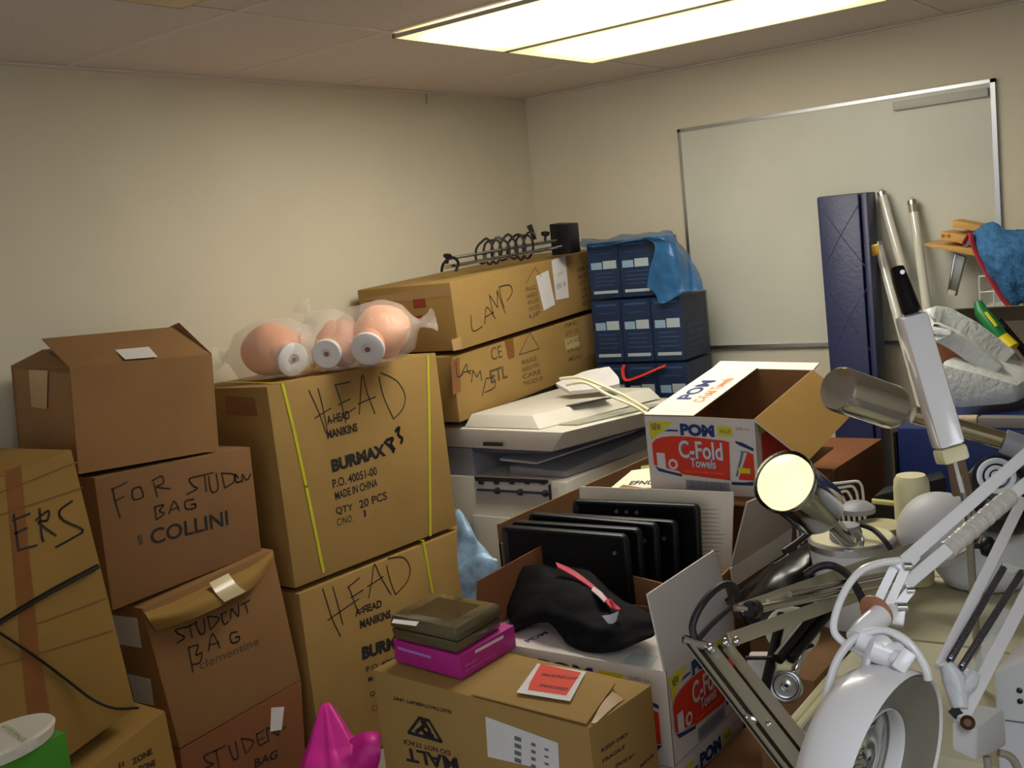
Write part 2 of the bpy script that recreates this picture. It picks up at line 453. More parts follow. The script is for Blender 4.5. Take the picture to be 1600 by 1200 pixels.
b.ribbon([hit(661, 846, pl), hit(661, 846, pl)-V((.42, 0, 0))], V((0, 0, 1)), .012, off=.004)
obj('strap', b, LIME, t, smooth=0)

CH1 = rigid((.286, -1.901, .675), (-1.3, .45, 87.676), (.813, .46, .678))
t, pl, pll, plt = carton('carton', 'large tan box with lime straps and hand-lettered HEAD, under the mannequin heads', CH1, KTAN)
b = B()
write(b, pl, Z(330, 450, 3.529, [[(538, 565), (575, 645), (605, 720), (632, 800)], [(588, 555), (610, 640), (640, 790)], [(570, 718), (660, 662)],
    [(680, 535), (765, 518)], [(685, 540), (715, 630), (742, 745)], [(700, 645), (765, 612)], [(735, 700), (795, 660)],
    [(815, 695), (822, 590), (832, 480), (860, 580), (902, 692)], [(808, 640), (905, 600)],
    [(925, 490), (950, 600), (1005, 722)], [(935, 468), (1020, 510), (1068, 590), (1055, 665), (1005, 722)]]), .0045)
decal(t, b, MARK)
b = B(); z = lambda x, y: (330+x/3.529, 450+y/3.529)
ptext(b, pl, 'A-HEAD', z(640, 755), z(765, 722), 14, bold=.03)
ptext(b, pl, 'MANIKINS', z(640, 835), z(808, 790), 14, bold=.04)
ptext(b, pl, 'BURMAX', z(668, 1020), z(965, 925), 21, bold=.06)
ptext(b, pl, 'P.O. 40051-00', z(672, 1105), z(915, 1030), 14, bold=.02)
ptext(b, pl, 'MADE IN CHINA', z(685, 1170), z(918, 1092), 13, bold=.02)
ptext(b, pl, 'QTY', (525, 806), (552, 799), 13, bold=.02); ptext(b, pl, '20 PCS', (562, 795), (605, 780), 13, bold=.02)
ptext(b, pl, 'C/NO.', (527, 822), (552, 814), 11, bold=0); ptext(b, pl, '1', (569, 808), (572, 807), 11)
write(b, pl, [z2 for z2 in (Z(330, 450, 3.529, [(955, 850), (990, 880), (1005, 905)]), Z(330, 450, 3.529, [(965, 840), (1000, 830), (990, 860), (1010, 890)]), Z(330, 450, 3.529, [(1015, 790), (1035, 770), (1030, 810), (1052, 830), (1045, 855)]))], .012)
decal(t, b, INK)
for q in ([(441, 600), (458, 668), (478, 760), (505, 893)], [(668, 556), (670, 640), (671, 740), (672, 836)]):
    b = B(); b.ribbon([hit(x, y, pl) for x, y in q], pl[1], .012, off=.0022)
    b.ribbon([hit(*q[0], pl), hit(*q[0], pl)-V((.43, .0, -.01))], plt[1], .012, off=.003)
    obj('strap', b, LIME, t, smooth=0)
b = B(); pquad(b, pll, [(352, 618), (398, 622), (403, 650), (352, 648)])
obj('tape', b, TAPE, t, smooth=0)

# ---- two long lamp boxes
LL = rigid((.25, -.785, 1.09), (.86, -2.2, 92.5), (1.25, .474, .262))
t, pl, pll, plt = carton('carton', 'long tan box hand-lettered LAMP, the lower of the two long boxes', LL, KTAN)
b = B(); z = lambda x, y: (540+x/3.636, 330+y/3.636)
write(b, pl, Z(540, 330, 3.636, [[(625, 855), (635, 940), (665, 925)], [(655, 930), (685, 870), (690, 905), (710, 925)], [(665, 915), (712, 905)], [(714, 972), (722, 903)], [(722, 903), (744, 942)], [(744, 942), (764, 906)], [(764, 906), (772, 962)], [(775, 1050), (795, 960)], [(795, 950), (840, 950), (845, 1000), (790, 1030)]]), .0045)
decal(t, b, MARK)
b = B()
ptext(b, pl, 'ETL', z(825, 980), z(920, 945), 21, bold=.02)
ptext(b, pl, 'CE', z(828, 850), z(890, 830), 20)
write(b, pl, Z(540, 330, 3.636, [[(985, 815), (1045, 690)], [(1045, 690), (1100, 780)], [(985, 815), (1100, 780)]]), .004, sm=1)
for i, s in enumerate(['FRAGILE', 'HANDLE WITH', 'CARE', 'THIS SIDE UP']): ptext(b, pl, s, z(1000+i*3, 875+i*40), z(1085+i*12, 845+i*38), 7, bold=.01)
for i, s in enumerate(['ITEM NO.', 'QTY: 1 PC', 'G.W. KGS', 'N.W. KGS', 'MEAS.']): ptext(b, pl, s, z(1245+i*6, 665+i*48), z(1318+i*6, 640+i*48), 7, bold=.01)
decal(t, b, FADE)
b = B(); pquad(b, pl, Z(540, 330, 3.636, [(595, 850), (645, 830), (655, 1020), (610, 1045)])); obj('tape', b, TAPE, t, smooth=0)
b = B(); pquad(b, pl, Z(540, 330, 3.636, [(900, 735), (950, 720), (960, 830), (925, 840)]))
obj('tape', b, TAPE, t, smooth=0)
b = B(); pquad(b, pl, Z(540, 330, 3.636, [(1335, 600), (1420, 570), (1430, 800), (1355, 830)]))
obj('clear_label', b, CTAPE, t, smooth=0)
b = B(); pquad(b, pl, Z(540, 330, 3.636, [(1245, 730), (1322, 705), (1330, 770), (1252, 790)]))
obj('label', b, mat('faded label', (190, 170, 120), .7), t, smooth=0)

LU = rigid((.262, -.753, 1.372), (-.213, -2.5, 93.2), (1.28, .474, .268))
t, pl, pll, plt = carton('carton', 'long tan box hand-lettered LAMP on top, two white labels on its side', LU, KTAN)
b = B()
write(b, pl, Z(540, 330, 3.636, [[(710, 590), (722, 680), (775, 655)], [(790, 640), (800, 545), (850, 610)], [(795, 600), (840, 575)], [(838, 594), (816, 476)], [(816, 476), (862, 548)], [(862, 548), (860, 452)], [(860, 452), (906, 580)], [(870, 430), (885, 500), (900, 545)], [(872, 430), (930, 420), (945, 460), (915, 510)]]), .0045)
decal(t, b, MARK)
b = B()
write(b, pl, Z(540, 330, 3.636, [[(1025, 410), (1075, 320)], [(1075, 320), (1110, 370)]]), .004, sm=1)
for i, s in enumerate(['FRAGILE', 'HANDLE', 'WITH CARE', 'THIS SIDE', 'UP']): ptext(b, pl, s, z(1025+i*5, 460+i*38), z(1085+i*6, 440+i*37), 7, bold=.01)
for i, s in enumerate(['ITEM NO.', 'MODEL NO.', 'QTY: 1 PC', 'G.W. KGS', 'N.W. KGS', 'MADE IN CHINA']): ptext(b, pl, s, z(1318+i*6, 350+i*38), z(1392+i*6, 318+i*38), 6, bold=.01)
decal(t, b, FADE)
b = B(); pquad(b, pl, Z(540, 330, 3.636, [(1080, 370), (1150, 335), (1190, 530), (1125, 565)])); obj('label', b, PAPER, t, smooth=0)
b = B(); pquad(b, pl, Z(540, 330, 3.636, [(1168, 280), (1248, 250), (1268, 490), (1195, 505)]))
lb = obj('label', b, PAPER, t, smooth=0)
b = B(); ptext(b, pl, 'IIII II', z(1200, 445), z(1250, 425), 8, off=.0016, bold=.02); ptext(b, pl, 'LAMP', z(1205, 370), z(1235, 358), 5, off=.0016)
decal(lb, b, GREYP)
b = B(); pquad(b, pll, [(560, 468), (702, 446), (706, 462), (640, 470)]); obj('tape', b, CTAPE, t, smooth=0)
b = B(); pquad(b, pl, Z(540, 330, 3.636, [(600, 730), (655, 712), (660, 780), (612, 795)]))
obj('tape', b, CTAPE, t, smooth=0)
b = B(); pquad(b, pll, [(645, 468), (664, 466), (666, 480), (647, 482)]); pquad(b, pll, [(650, 494), (660, 492), (661, 500), (652, 502)])
decal(t, b, mat('faded red stamp', (150, 58, 36), .7))

# ---- the column of brown boxes: D, C, B and the open A on top
cD = onwall([(281, 1172), (471, 1062), (476, 1200), (300, 1330)], [.50]*4, .46)
zmin = .002
for i in (2, 3, 6, 7): cD[i].z = zmin
t, pl, pll, plt = carton('carton', 'reddish brown box at the bottom of the bag boxes, lettered STUDENT, beside pink bag', cD, KRED)
b = B()
write(b, pl, Z(0, 840, 3.333, [[(1130, 1105), (1065, 1135), (1075, 1165), (1110, 1180), (1065, 1200)], [(1125, 1110), (1140, 1190)], [(1110, 1115), (1175, 1080)], [(1190, 1080), (1215, 1150), (1240, 1140), (1225, 1060)], [(1255, 1045), (1280, 1120)], [(1255, 1045), (1320, 1060), (1285, 1120)], [(1335, 1020), (1350, 1080), (1390, 1060)], [(1335, 1025), (1375, 1000)], [(1345, 1055), (1375, 1040)], [(1400, 1060), (1390, 990), (1450, 1030), (1440, 980)], [(1455, 1000), (1490, 985)]]), .0045)
decal(t, b, MARK)
b = B(); ptext(b, pl, 'BAG', (398, 1200), (434, 1184), 14, bold=.02); decal(t, b, INK)
b = B(); pquad(b, pl, Z(0, 840, 3.333, [(1410, 885), (1478, 880), (1465, 1000), (1405, 1010)]), off=.002); obj('torn_label', b, PAPER, t, smooth=0)

cC = onwall([(222, 951), (426, 858), (471, 1062), (281, 1170)], .50, .44)
t, pl, pll, plt = carton('carton', 'brown box lettered STUDENT BAG, its top flap bent forward with tape', cC, KBRN)
b = B(); z = lambda x, y: (x/3.333, 840+y/3.333)
write(b, pl, Z(0, 840, 3.333, [[(970, 465), (915, 480), (925, 500), (960, 520), (920, 550)], [(985, 455), (1000, 520)], [(965, 470), (1025, 440)], [(1015, 440), (1040, 500), (1065, 490), (1060, 420)], [(1080, 410), (1095, 480)], [(1080, 410), (1140, 420), (1100, 475)], [(1150, 395), (1165, 450), (1190, 435)], [(1150, 400), (1180, 385)], [(1200, 425), (1205, 370), (1240, 410), (1240, 345)], [(1255, 350), (1300, 325)], [(1275, 340), (1290, 390)],
   [(980, 570), (1005, 700)], [(980, 575), (1030, 560), (1020, 610), (1050, 600), (1040, 650), (1000, 660)], [(1085, 590), (1105, 500), (1145, 575)], [(1090, 560), (1140, 545)], [(1235, 490), (1200, 500), (1205, 545), (1240, 540), (1245, 515), (1225, 520)]]), .0048)
decal(t, b, MARK)
b = B(); ptext(b, pl, 'clementine', z(1040, 690), z(1350, 555), 14, bold=.01); decal(t, b, FADE)
for q in ([(582, 402), (715, 418), (740, 575), (622, 555)], [(665, 708), (785, 735), (805, 875), (705, 855)]):
    b = B(); pquad(b, pll, Z(0, 840, 3.333, q)); obj('label', b, PAPER, t, smooth=0, label='white printed label')
g = [[on(*z(750, 385), 'X', 0.497), on(*z(900, 310), 'X', 0.477), on(*z(1100, 215), 'X', 0.472), on(*z(1290, 125), 'X', 0.477), on(*z(1420, 62), 'X', 0.500)],
     [on(*z(775, 430), 'X', 0.522), on(*z(920, 385), 'X', 0.542), on(*z(1120, 290), 'X', 0.547), on(*z(1320, 190), 'X', 0.527), on(*z(1424, 80), 'X', 0.507)],
     [on(*z(815, 488), 'X', 0.509), on(*z(1000, 425), 'X', 0.547), on(*z(1180, 340), 'X', 0.557), on(*z(1330, 245), 'X', 0.532), on(*z(1428, 100), 'X', 0.508)]]
obj('flap', B().sheet(g, 5, .004), KYEL, t, smooth=60)
b = B(); g2 = [[on(*z(1090, 235), 'X', 0.522), on(*z(1140, 210), 'X', 0.522), on(*z(1190, 185), 'X', 0.522)], [on(*z(1125, 290), 'X', 0.555), on(*z(1178, 265), 'X', 0.555), on(*z(1230, 240), 'X', 0.555)], [on(*z(1170, 335), 'X', 0.563), on(*z(1225, 308), 'X', 0.563), on(*z(1280, 280), 'X', 0.563)]]
obj('tape', b.sheet(g2, 4, .001), mat('glossy tape strip', (206, 190, 150), .25), t, smooth=60)

cB = onwall([(147, 747), (391, 698), (409, 862), (176, 955)], .47, .43)
t, pl, pll, plt = carton('carton', 'brown box lettered FOR STUDENT BAG COLLINI, under the open-topped box', cB, KDRK)
b = B()
write(b, pl, Z(0, 480, 3.333, [[(585, 945), (600, 1010), (625, 1095)], [(580, 950), (660, 912)], [(598, 1010), (645, 985)], [(730, 935), (690, 950), (695, 1000), (745, 985), (730, 935)], [(800, 915), (820, 985)], [(790, 905), (840, 880), (850, 915), (815, 935), (885, 945)],
  [(1030, 880), (985, 895), (1005, 930), (1025, 945), (970, 975)], [(1030, 880), (1110, 862)], [(1065, 875), (1075, 960)], [(1085, 880), (1100, 960), (1135, 945), (1125, 865)], [(1155, 870), (1170, 940)], [(1150, 865), (1215, 870), (1215, 910), (1170, 940)], [(1240, 890), (1225, 870), (1228, 910), (1255, 905)], [(1262, 910), (1260, 870), (1285, 900), (1305, 868)],
  [(805, 1040), (815, 1105)], [(805, 1040), (850, 1030), (830, 1060), (855, 1075), (815, 1105)], [(880, 1075), (905, 1010), (935, 1060)], [(890, 1055), (930, 1040)], [(1010, 1000), (965, 1010), (970, 1050), (1015, 1045), (1015, 1025), (995, 1028)]]), .0048)
decal(t, b, MARK)
b = B(); z = lambda x, y: (x/3.333, 480+y/3.333)
ptext(b, pl, 'COLLINI', (236, 852), (357, 820), 25, bold=.015); ptext(b, pl, 'II', (218, 852), (223, 850), 16)
decal(t, b, INK)

# open box A: four walls, a folded-in flap and a big front flap folded back
cA = onwall([(109, 574), (331, 553), (342, 703), (123, 741)], .455, .41)
cA = [p.copy() for p in cA]
cA[4], cA[7] = on(17, 573, 'X', .06), on(29, 700, 'X', .06)
cA[5].x = cA[6].x = .06
t = thing('open_carton', 'plain brown open-topped box by the wall, white label on its flap', 'box', base(cA))
def open_box(c, th, m_out, m_in, parent, bottom=True, name='body'):
    b = B(); cen = sum((V(p) for p in c), V())/8
    F = lambda i, j, k, l: b.slab([c[i], c[j], c[k], c[l]], th, 0, 1, toward=V(c[i])+((V(c[i])+V(c[k]))/2-cen)*9)
    F(0, 1, 2, 3); F(4, 5, 6, 7)
    c = [V(p)+(cen-V(p))*.012 for p in c]
    F(0, 4, 7, 3); F(1, 5, 6, 2)
    c = [V(p)+(cen-V(p))*.006 for p in c]
    if bottom: F(3, 2, 6, 7)
    return obj(name, b, [m_out, m_in], parent, smooth=0)
open_box(cA, .005, KBRN, KDRK, t)
fl = [cA[0], cA[1], on(279, 510, 'X', .29), on(66, 529, 'X', .27)]
obj('flap', B().slab(fl, .004), KBRN, t, smooth=0)
obj('flap', B().slab([cA[1], cA[5], cA[5]+V((-.03, .035, .045)), on(281, 505, 'X', .31)], .004, toward=cA[1]+V((0, 5, 5))), KDRK, t, smooth=0)
obj('flap', B().slab([cA[0]+V((-.006, 0, -.004)), cA[4]+V((0, .006, -.004)), cA[4]+V((0, .05, -.12)), cA[0]+V((-.006, .05, -.12))], .004, toward=cA[0]+V((0, 9, 0))), KDRK, t, smooth=0)
obj('flap', B().slab([cA[4], on(66, 548, 'X', .20), on(78, 547, 'X', .22), cA[0]+V((-.008, .004, 0))], .004), KDRK, t, smooth=0)
pf = plane(fl[0], fl[1], fl[3])
b = B(); pquad(b, pf, [(179, 550), (232, 545), (246, 561), (195, 565)], off=.007); obj('label', b, PAPER, t, smooth=0)
pll = plane(cA[0], cA[3], cA[4])
b = B(); pquad(b, pll, Z(0, 480, 3.333, [(150, 325), (250, 330), (245, 530), (165, 520)])); obj('tape', b, CTAPE, t, smooth=0)

# ---- big leaning box E at the left edge with a loose black strap, box F under it
TR, BR_ = on(112, 702, 'X', .62), on(212, 1105, 'X', .62)
TL, BL_ = TR+V((0, -.50, -.07)), BR_+V((0, -.50, -.115))
f = [TL, TR, BR_, BL_]
cE = f+[p-V((.42, .03, -.0)) for p in f]
for i in (4, 5): cE[i].z += .0
t, pl, pll, plt = carton('carton', 'big tan leaning box at the left edge, hand-lettered ERS, wrapped by a loose black strap', cE, KYEL)
b = B()
write(b, pl, Z(0, 480, 3.333, [[(70, 1080), (80, 1150), (95, 1270)], [(65, 1110), (155, 1075)], [(75, 1180), (140, 1150)], [(95, 1265), (190, 1240)], [(205, 1050), (215, 1180), (225, 1220)], [(185, 1110), (250, 1060), (245, 1110), (200, 1120), (290, 1190)], [(375, 1010), (310, 1060), (330, 1110), (430, 1160), (380, 1200), (290, 1250)]]), .006)
decal(t, b, MARK)
b = B(); pquad(b, pl, [(8, 735), (32, 728), (60, 1010), (92, 1200), (52, 1200), (32, 1010)]); obj('tape', b, TAPE, t, smooth=0)
b = B()
for q in ([(0, 770), (120, 722)], [(0, 805), (128, 762)], [(30, 985), (165, 935)], [(0, 1040), (175, 985)]): write(b, pl, [q], .004, sm=1)
decal(t, b, mat('cardboard crease', (120, 86, 40), .8))
b = B()
b.tube([hit(x, y, pl, .006) for x, y in [(-330, 1120), (-60, 1005), (0, 970), (75, 925), (152, 884)]], .0045, 6, smooth=3, flat=1.6)
b.tube([hit(x, y, pl, .006+o) for x, y, o in [(-330, 800, 0), (-60, 955, 0), (0, 990, 0), (60, 1030, 0), (110, 1068, 0)]]+[hit(140, 1092, pl, .02), hit(170, 1104, pl, .03), hit(212, 1105, pl, .01)], .0038, 6, smooth=3)
obj('strap', b, BLACK, t)
yt = lambda p: p.z
FTR, FTL = on(258, 1110, 'X', .66), on(129, 1182, 'X', .66)
s_ = (FTL.z-FTR.z)/(FTL.y-FTR.y)
FTL = FTR+V((0, -.48, -.115))
f = [FTL, FTR, V((FTR.x, FTR.y+.03, .002)), V((FTL.x, FTL.y+.03, .002))]
cF = f+[p-V((.44, 0, 0)) for p in f]
t, pl, pll, plt = carton('carton', 'yellowish tan box at the bottom left, under the leaning box, behind the green box', cF, KYEL)
b = B(); z = lambda x, y: (x/3.333, 840+y/3.333)
ptext(b, pl, 'ZONE', z(690, 1185), z(795, 1125), 10, bold=.03); ptext(b, pl, 'ZONE', z(720, 1225), z(810, 1185), 10, bold=.03); ptext(b, pl, 'II', z(620, 1200), z(645, 1190), 8)
decal(t, b, INK)

# ---- green box with a white oval tub lid, teal box underneath
g1 = P(103, 1143, 2.05); zt = g1.z
a1 = on(75, 1158, 'Z', zt); dx = (a1-g1); dx.z = 0; dx.normalize()
dy = V((dx.y, -dx.x, 0)) if V((dx.y, -dx.x, 0)).dot(V((-1, 0, 0))) > 0 else V((-dx.y, dx.x, 0))
W_, D_, H_ = .24, .17, .10
tf = [g1+dx*W_, g1, g1-V((0, 0, H_)), g1+dx*W_-V((0, 0, H_))]
cG = tf+[p+dy*D_ for p in tf]
GRN = obj('green_carton', B().hexa(cG), GREENC, bevel=.003)
tag(GRN, 'bright green carton in the bottom left corner under the white oval lid', 'box')
tl = P(130, 1181, 2.03); tl.z = zt-H_-.001
tf = [tl+dx*.27, tl, V((tl.x, tl.y, .002)), V((tl+dx*.27).to_tuple()[:2]+(.002,))]
tag(obj('teal_carton', B().hexa(tf+[p+dy*.2 for p in tf]), TEALC, bevel=.003), 'teal carton under the green carton in the bottom left corner', 'box')
t = thing('oval_tub_lid', 'white oval lid with faint lettering lying on the green carton', 'lid', on(18, 1155, 'Z', zt+.001))
b = B(); c = on(6, 1172, 'Z', zt+.003); k0 = b.ring(c, dx*1.0, dy*.62, .098, 40); k1 = b.ring(c+V((0, 0, .02)), dx, dy*.62, .105, 40); k2 = b.ring(c+V((0, 0, .026)), dx, dy*.62, .1, 40)
b.bridge(k0, k1, 40); b.bridge(k1, k2, 40); b.f.append([k2+i for i in range(40)]); b.m.append(0); b.f.append([k0+i for i in range(40)][::-1]); b.m.append(0)
obj('lid', b, mat('ivory plastic', (206, 198, 184), .5), t, smooth=40)
b = B(); pz = (c+V((0, 0, .027)), V((0, 0, 1)))
ptext(b, pz, 'ETERNA', (2, 1136), (36, 1160), 9, bold=.01); decal(t, b, mat('pale green print', (150, 170, 128), .7), 'lid')



# ------------------------------------------------------------------ mannequin heads in clear bags
def egg(c, r, ax, up, prof_sq=1.0, n=28):
    """a mannequin head: crown, cheeks, chin, nose and eye hollows; ax = towards the neck, up = towards the face"""
    ax = V(ax).normalized(); up = (V(up)-ax*V(up).dot(ax)).normalized(); sd = ax.cross(up)
    b = B(); N = 22; ks = []
    for i in range(N+1):
        t = i/N; a = math.pi*t
        h = -math.cos(a)*r*1.22
        rr = r*math.sin(a)**.85*(1-.20*max(0, t-.45)*2)
        cc = c+ax*h+up*(.10*r*math.sin(a))
        k = len(b.v)
        for j in range(n):
            q = 2*math.pi*j/n; f = 1.0
            face = max(0, math.cos(q))
            wob = .0
            wob += .22*math.exp(-((t-.60)/.07)**2)*math.exp(-(math.sin(q)/.17)**2)*(1 if math.cos(q) > 0 else 0)
            wob -= .09*math.exp(-((t-.47)/.06)**2)*math.exp(-((abs(math.sin(q))-.42)/.16)**2)*(1 if math.cos(q) > 0 else 0)
            wob += .07*math.exp(-((t-.74)/.035)**2)*math.exp(-(math.sin(q)/.25)**2)*(1 if math.cos(q) > 0 else 0)
            wob += .16*math.exp(-((t-.52)/.09)**2)*math.exp(-((abs(math.sin(q))-1)/.05)**2)
            b.v.append(cc+(up*math.cos(q)*1.08+sd*math.sin(q)*.92)*max(rr, 1e-4)*(1+wob))
        ks.append(k)
    for i in range(N): b.bridge(ks[i], ks[i+1], n)
    return b
def bag_shell(b, c, ax, r, l0, l1, twist, seed, n=26):
    prof = [(.02, l0)]+[(r*math.sin(math.pi*(.12+.80*i/10))**.6, l0+(l1-l0)*i/10) for i in range(1, 10)]+[(r*.25, l1), (r*.12, l1+twist*.3), (r*.22, l1+twist*.7), (r*.35, l1+twist)]
    k = len(b.v); b.lathe(c, ax, prof, n, cap0=True, cap1=False)
    for i in range(k, len(b.v)):
        p = b.v[i]; b.v[i] = p+(p-c).normalized()*(.012*noise.noise(p*22+V((seed, 0, 0)))+.006*noise.noise(p*55))
def head(px, disc, rpx, t_, label, bagdir, l0, l1, twist, seed):
    c = P(*px, t_); r = rpx*t_/FPX
    d = P(*disc, t_-.16)-c
    th = thing('mannequin_head', label, 'mannequin head', c-V((0, 0, r)), 'mannequin heads on the upper HEAD box')
    ax = d.normalized()
    b = egg(c, r, ax, V((0, 0, 1))*.3+RT*.9)
    b.lathe(c+ax*r*.75, ax, [(r*.62, 0), (r*.50, r*.35), (r*.50, r*.62), (r*.58, r*.80)], 28, cap0=False, cap1=False)
    for v in b.v: v.z = max(v.z, 1.3655)
    obj('head', b, SKIN, th, smooth=70)
    e = c+ax*r*1.55
    obj('neck_plug', B().lathe(e, ax, [(r*.56, -.012), (r*.60, -.004), (r*.60, .006), (r*.55, .010), (r*.22, .010), (r*.18, .004)], 32), mat('white plug plastic', (226, 222, 220), .35), th, smooth=40)
    b = B(); b.lathe(e+ax*.0105, ax, [(r*.10, 0), (r*.10, .001)], 12); obj('plug_mark', b, mat('plug print', (150, 90, 100), .6), th, smooth=0)
    b = B(); bag_shell(b, c+ax*r*.25, bagdir, r*1.27, l0, l1, twist, seed)
    for v in b.v: v.z = max(v.z, 1.3645)
    obj('plastic_bag', b, FILM, th, smooth=80)
head((422, 549), (475, 568), 43, 3.80, 'leftmost of the three peach heads in clear bags on the HEAD box', RT*-1-UP*.1, -.16, .15, .05, 1)
head((527, 538), (507, 556), 38, 3.86, 'middle peach head in a clear bag, its white plug touching the left one', UP*.6-RT*.5, -.13, .14, .05, 2)
head((592, 520), (572, 549), 43, 3.84, 'right peach head on the HEAD box, its bag twisted towards the LAMP boxes', RT*.9+UP*.25, -.15, .14, .07, 3)

# ------------------------------------------------------------------ folded lamp arm on the upper long box
zl = LU[0].z
t_ = 4.35
a0, a1 = P(694, 418, 4.42), P(884, 384, 4.85)
t = thing('swing_arm_lamp', 'folded chrome lamp arm with coiled black cable lying on the upper LAMP box', 'lamp arm', (a0+a1)/2-V((0, 0, .03)))
up = V((0, 0, 1))
obj('rod', B().tube([a0, a1], .008, 10), CHROME, t)
obj('rod', B().tube([P(697, 405, 4.45)+up*.0, P(880, 374, 4.87)], .007, 10), STEEL, t)
obj('bracket', B().tube([P(690, 425, 4.4), P(693, 412, 4.4), P(706, 402, 4.42), P(716, 410, 4.44), P(712, 424, 4.44)], .006, 8, smooth=4), BLACK, t)
obj('knob', B().lathe(P(699, 412, 4.42), UP, [(.006, 0), (.006, .022), (.016, .026), (.018, .036), (.012, .040)], 14), BLACK, t)
obj('knob', B().lathe(P(852, 378, 4.8), UP, [(.006, 0), (.006, .025), (.018, .029), (.020, .042), (.012, .046)], 14), BLACK, t)
obj('lever', B().tube([P(836, 374, 4.78), P(827, 352, 4.78)], [.008, .013], 8), BLACK, t)
pts = []
for i in range(70):
    q = i/69; x = 748+84*q; y = 398-13*q
    a = i*.62
    pts.append(P(x+11*math.cos(a), y-3+22*math.sin(a)*(.85+.15*math.sin(i*1.7)), 4.56+.22*q+.03*math.cos(a*1.1)))
obj('cable', B().tube(pts, .0055, 6, smooth=2), BLKRUB, t)
c = P(882, 372, 4.86)
n = (LU[1]-LU[0]).normalized(); s_ = (LU[0]-LU[4]).normalized(); u_ = n.cross(s_)
u_ = V((0, 0, 1))
obj('clamp_block', B().hexa([c-n*.04-s_*.05+u_*.07, c-n*.04+s_*.05+u_*.06, c-n*.04+s_*.05-u_*.07, c-n*.04-s_*.05-u_*.07, c+n*.05-s_*.05+u_*.07, c+n*.05+s_*.05+u_*.06, c+n*.05+s_*.05-u_*.07, c+n*.05-s_*.05-u_*.07]), BLACK, t, bevel=.006)
obj('screw', B().tube([c+n*.05+u_*.0, c+n*.085], .004, 8), CHROME, t)

# ------------------------------------------------------------------ blue shrink-wrapped cases at the back
def wrapped(x0, x1, y0, y1, z0, z1, label, rot, ncol, seed):
    t = thing('wrapped_case', label, 'wrapped case', ((x0+x1)/2, (y0+y1)/2, z0), 'blue shrink-wrapped cases')
    c0 = V((x1, y0, 0)); R = Matrix.Rotation(math.radians(rot), 3, 'Z')
    tr = lambda p: c0+R @ (V(p)-c0)
    wc = (x1-x0)/ncol; hz = (z1-z0)
    for i in range(ncol):
        a, e = x0+wc*i+.003, x0+wc*(i+1)-.003
        b = B(); b.hexa([tr(p) for p in [(a, y0+.004, z1-.006), (e, y0+.004, z1-.006), (e, y0+.004, z0+.003), (a, y0+.004, z0+.003), (a, y1-.004, z1-.006), (e, y1-.004, z1-.006), (e, y1-.004, z0+.003), (a, y1-.004, z0+.003)]])
        rnd = random.Random(seed*7+i)
        def bar(u0, u1, v0, v1, mi):
            b.face([tr((a+(e-a)*u, y0+.003, z0+hz*v)) for u, v in ((u0, v0), (u1, v0), (u1, v1), (u0, v1))], mi)
        bar(.08, .44, .52, .64, 1); bar(.48, .92, .52, .66, 2)
        for k in range(4): bar(.15+.05*rnd.random(), .75+.2*rnd.random(), .44-.07*k, .455-.07*k, 3)
        b.text('POSTER INK', tr((a+(e-a)*.1, y0+.003, z0+hz*.09)), R @ V(((e-a)*.8, 0, 0)), V((0, 0, hz*.055)), 1) if False else bar(.1, .9, .09, .14, 2)
        bar(.2, .8, .78, .79, 3); bar(.12, .88, .9, .93, 3)
        if i == ncol-1:
            for v in (.2, .3, .4, .5): b.face([tr((e+.001, y0+(y1-y0)*u, z0+hz*w)) for u, w in ((.2, v), (.8, v), (.8, v+.02), (.2, v+.02))], 3, up=tr((e+9, y0, z0)))
        obj('carton', b, [BLUEC, PALEB, mat('photo strip print', (196, 208, 206), .5), mat('thin blue print', (58, 84, 120), .6)], t, smooth=0)
    q = [(x0, y0-.003, z1), (x1+.004, y0-.003, z1), (x1+.004, y0-.003, z0), (x0, y0-.003, z0), (x0, y1, z1), (x1+.004, y1, z1), (x1+.004, y1, z0), (x0, y1, z0)]
    obj('wrap', B().hexa([tr(p) for p in q]), film('tight blue wrap', (18, 54, 104), .78, .14, 14) if 'tight blue wrap' not in MATS else MATS['tight blue wrap'], t, bevel=.006)
    return t
zs = [.004, .292, .58, .868, 1.156, 1.444]
names = ['blue wrapped case on the floor, lowest of the stack by the whiteboard', 'blue wrapped case second from the bottom of the stack by the whiteboard',
  'blue wrapped case half hidden behind the printer and the open white box', 'blue wrapped case with a red strap on its front, behind the scanner',
  'blue wrapped case in the stack just under the bagged top case']
for i in range(5): wrapped(.58, 1.035-.003*i, -.45, -.17, zs[i], zs[i]+.284, names[i], 3, 3, i)
tt = wrapped(.57, .89, -.44, -.17, zs[5], 1.700, 'topmost blue wrapped case, a loose blue plastic sheet hanging off its right', 2, 2, 9)
